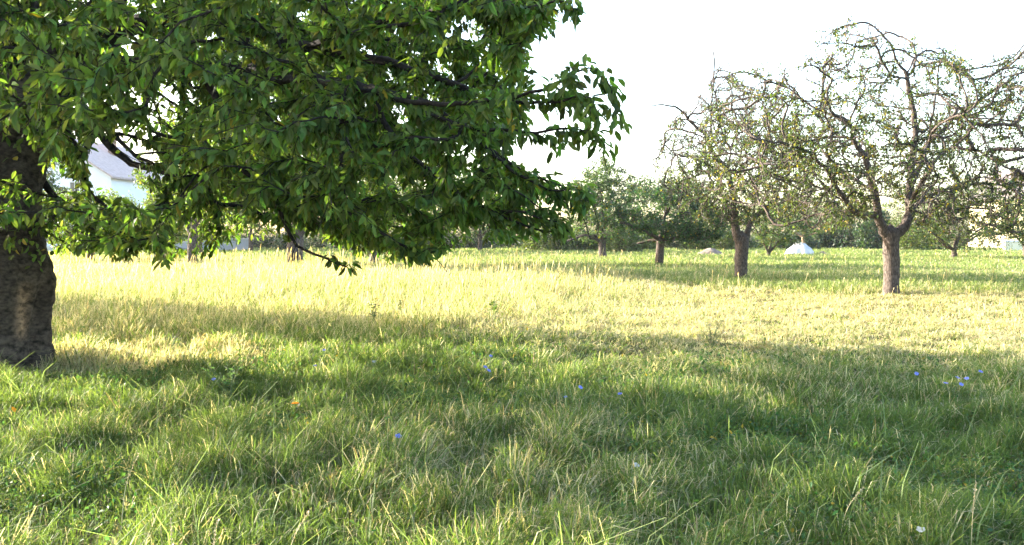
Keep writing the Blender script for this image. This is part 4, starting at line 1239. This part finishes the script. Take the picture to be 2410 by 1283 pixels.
weed(540, 945, .42, .26, "bushy leafy weed in the grass right of the cherry trunk", 1, 12, (0.075, 0.12, 0.045), .065)
weed(880, 770, .62, .12, "tall dark prickly weed standing at the edge of the sunlit grass", 2, 4, (0.05, 0.075, 0.035), .08)
weed(1160, 765, .45, .2, "green weed tuft at the edge of sunlit grass in the middle", 3, 6, (0.07, 0.11, 0.03), .09)
weed(1675, 828, .40, .28, "grey dried weed on the mown hay at the shadow edge", 4, 9, (0.2, 0.19, 0.13), .05)
weed(940, 755, .5, .14, "small dark weed right of the tall prickly weed", 5, 4, (0.06, 0.085, 0.035), .07)


def stalk(px0, py0, px1, py1, hgt, label, seed, group="dry seed stalks standing out of the grass"):
    rng = np.random.default_rng(seed)
    top = ground_hit(px1, py1, hgt); b = at(px0, py0, top[1]); b[2] = float(ground_z(b[0], top[1]))
    base = np.array([b[0], top[1] + .02, b[2]])
    root = empty("dry_grass_stalk", base, label, "grass stalk", group)
    t = top - base; mid = t * np.array([.35, .4, .62])
    C = catmull([np.array([0, 0, -.03]), mid, t], .02)
    g = Geo(); tube(g, C, np.linspace(.0024, .0012, len(C)), 5); g.build("stem", M_STRAW, root)
    hd = Geo(); L = len(C); i0 = int(L * .66)
    for i in range(i0, L):
        for r in range(5):
            d = unit((C[min(i + 1, L - 1)] - C[i - 1])) + rng.normal(0, .45, 3); d = unit(d); s = unit(np.cross(d, [0, 0, 1]) + 1e-6)
            l = rng.uniform(.010, .02); p = C[i]
            hd.add(np.array([p, p + d * l * .5 + s * .0028, p + d * l, p + d * l * .5 - s * .0028]), [np.array([[0, 1, 2, 3]])])
    hd.build("seed_head", M_STRAW, root, smooth=False)


for k, a in enumerate(((275, 1165, 325, 1070, .42, "pale seed stalk leaning right in lower left grass"),
                       (660, 1268, 728, 1203, .36, "drooping pale seed stalk at the bottom, left of middle"),
                       (490, 1275, 512, 1228, .30, "short upright seed stalk at the bottom left of the drooping one"),
                       (400, 1275, 402, 1225, .28, "thin upright seed stalk at the bottom left"),
                       (1975, 1215, 2030, 1150, .30, "long pale straw leaning right in the lower right grass"),
                       (205, 985, 118, 1062, .14, "flattened pale straw lying in the grass at left"),
                       (2290, 1240, 2297, 1140, .40, "tall thin stalk near the lower right corner"),
                       (1210, 1060, 1212, 1015, .30, "small pale seed stalk in the middle shade"))):
    stalk(*a, 400 + k)


def fallen(px, py, z, label, seed, col, L):
    rng = np.random.default_rng(seed); p = ground_hit(px, py, z)
    g = Geo(); leaves(g, p[None], np.array([[1.0, -.3, .2]]), rng, L, L * .6, 0, col, 0, 0, spread=.2)
    tag(g.build("fallen_leaf", M_LEAF, smooth=False), label, "leaf", "fallen leaves on the grass")


fallen(683, 951, .14, "orange fallen leaf in the grass left of middle", 1, (0.42, 0.13, 0.03), .1)
fallen(771, 765, .3, "pale yellow leaf at the edge of the sunlit grass", 2, (0.6, 0.5, 0.3), .12)
fallen(27, 964, .14, "yellow orange fallen leaf near the left edge", 3, (0.5, 0.24, 0.04), .08)


# ------------------------------------------------------------------ air
mh, nth, outh = new_mat("haze")
pv = nth.nodes.new("ShaderNodeVolumePrincipled")
pv.inputs["Color"].default_value = (0.9, 0.93, 1.0, 1)
pv.inputs["Density"].default_value = 0.00015
pv.inputs["Anisotropy"].default_value = 0.4
nth.links.new(pv.outputs[0], outh.inputs["Volume"])
gh = Geo(); boxg(gh, -95, 95, -10, 125, -1.5, 16)
tag(gh.build("haze", mh, smooth=False), "thin pale haze over the meadow", "haze", kind="stuff")
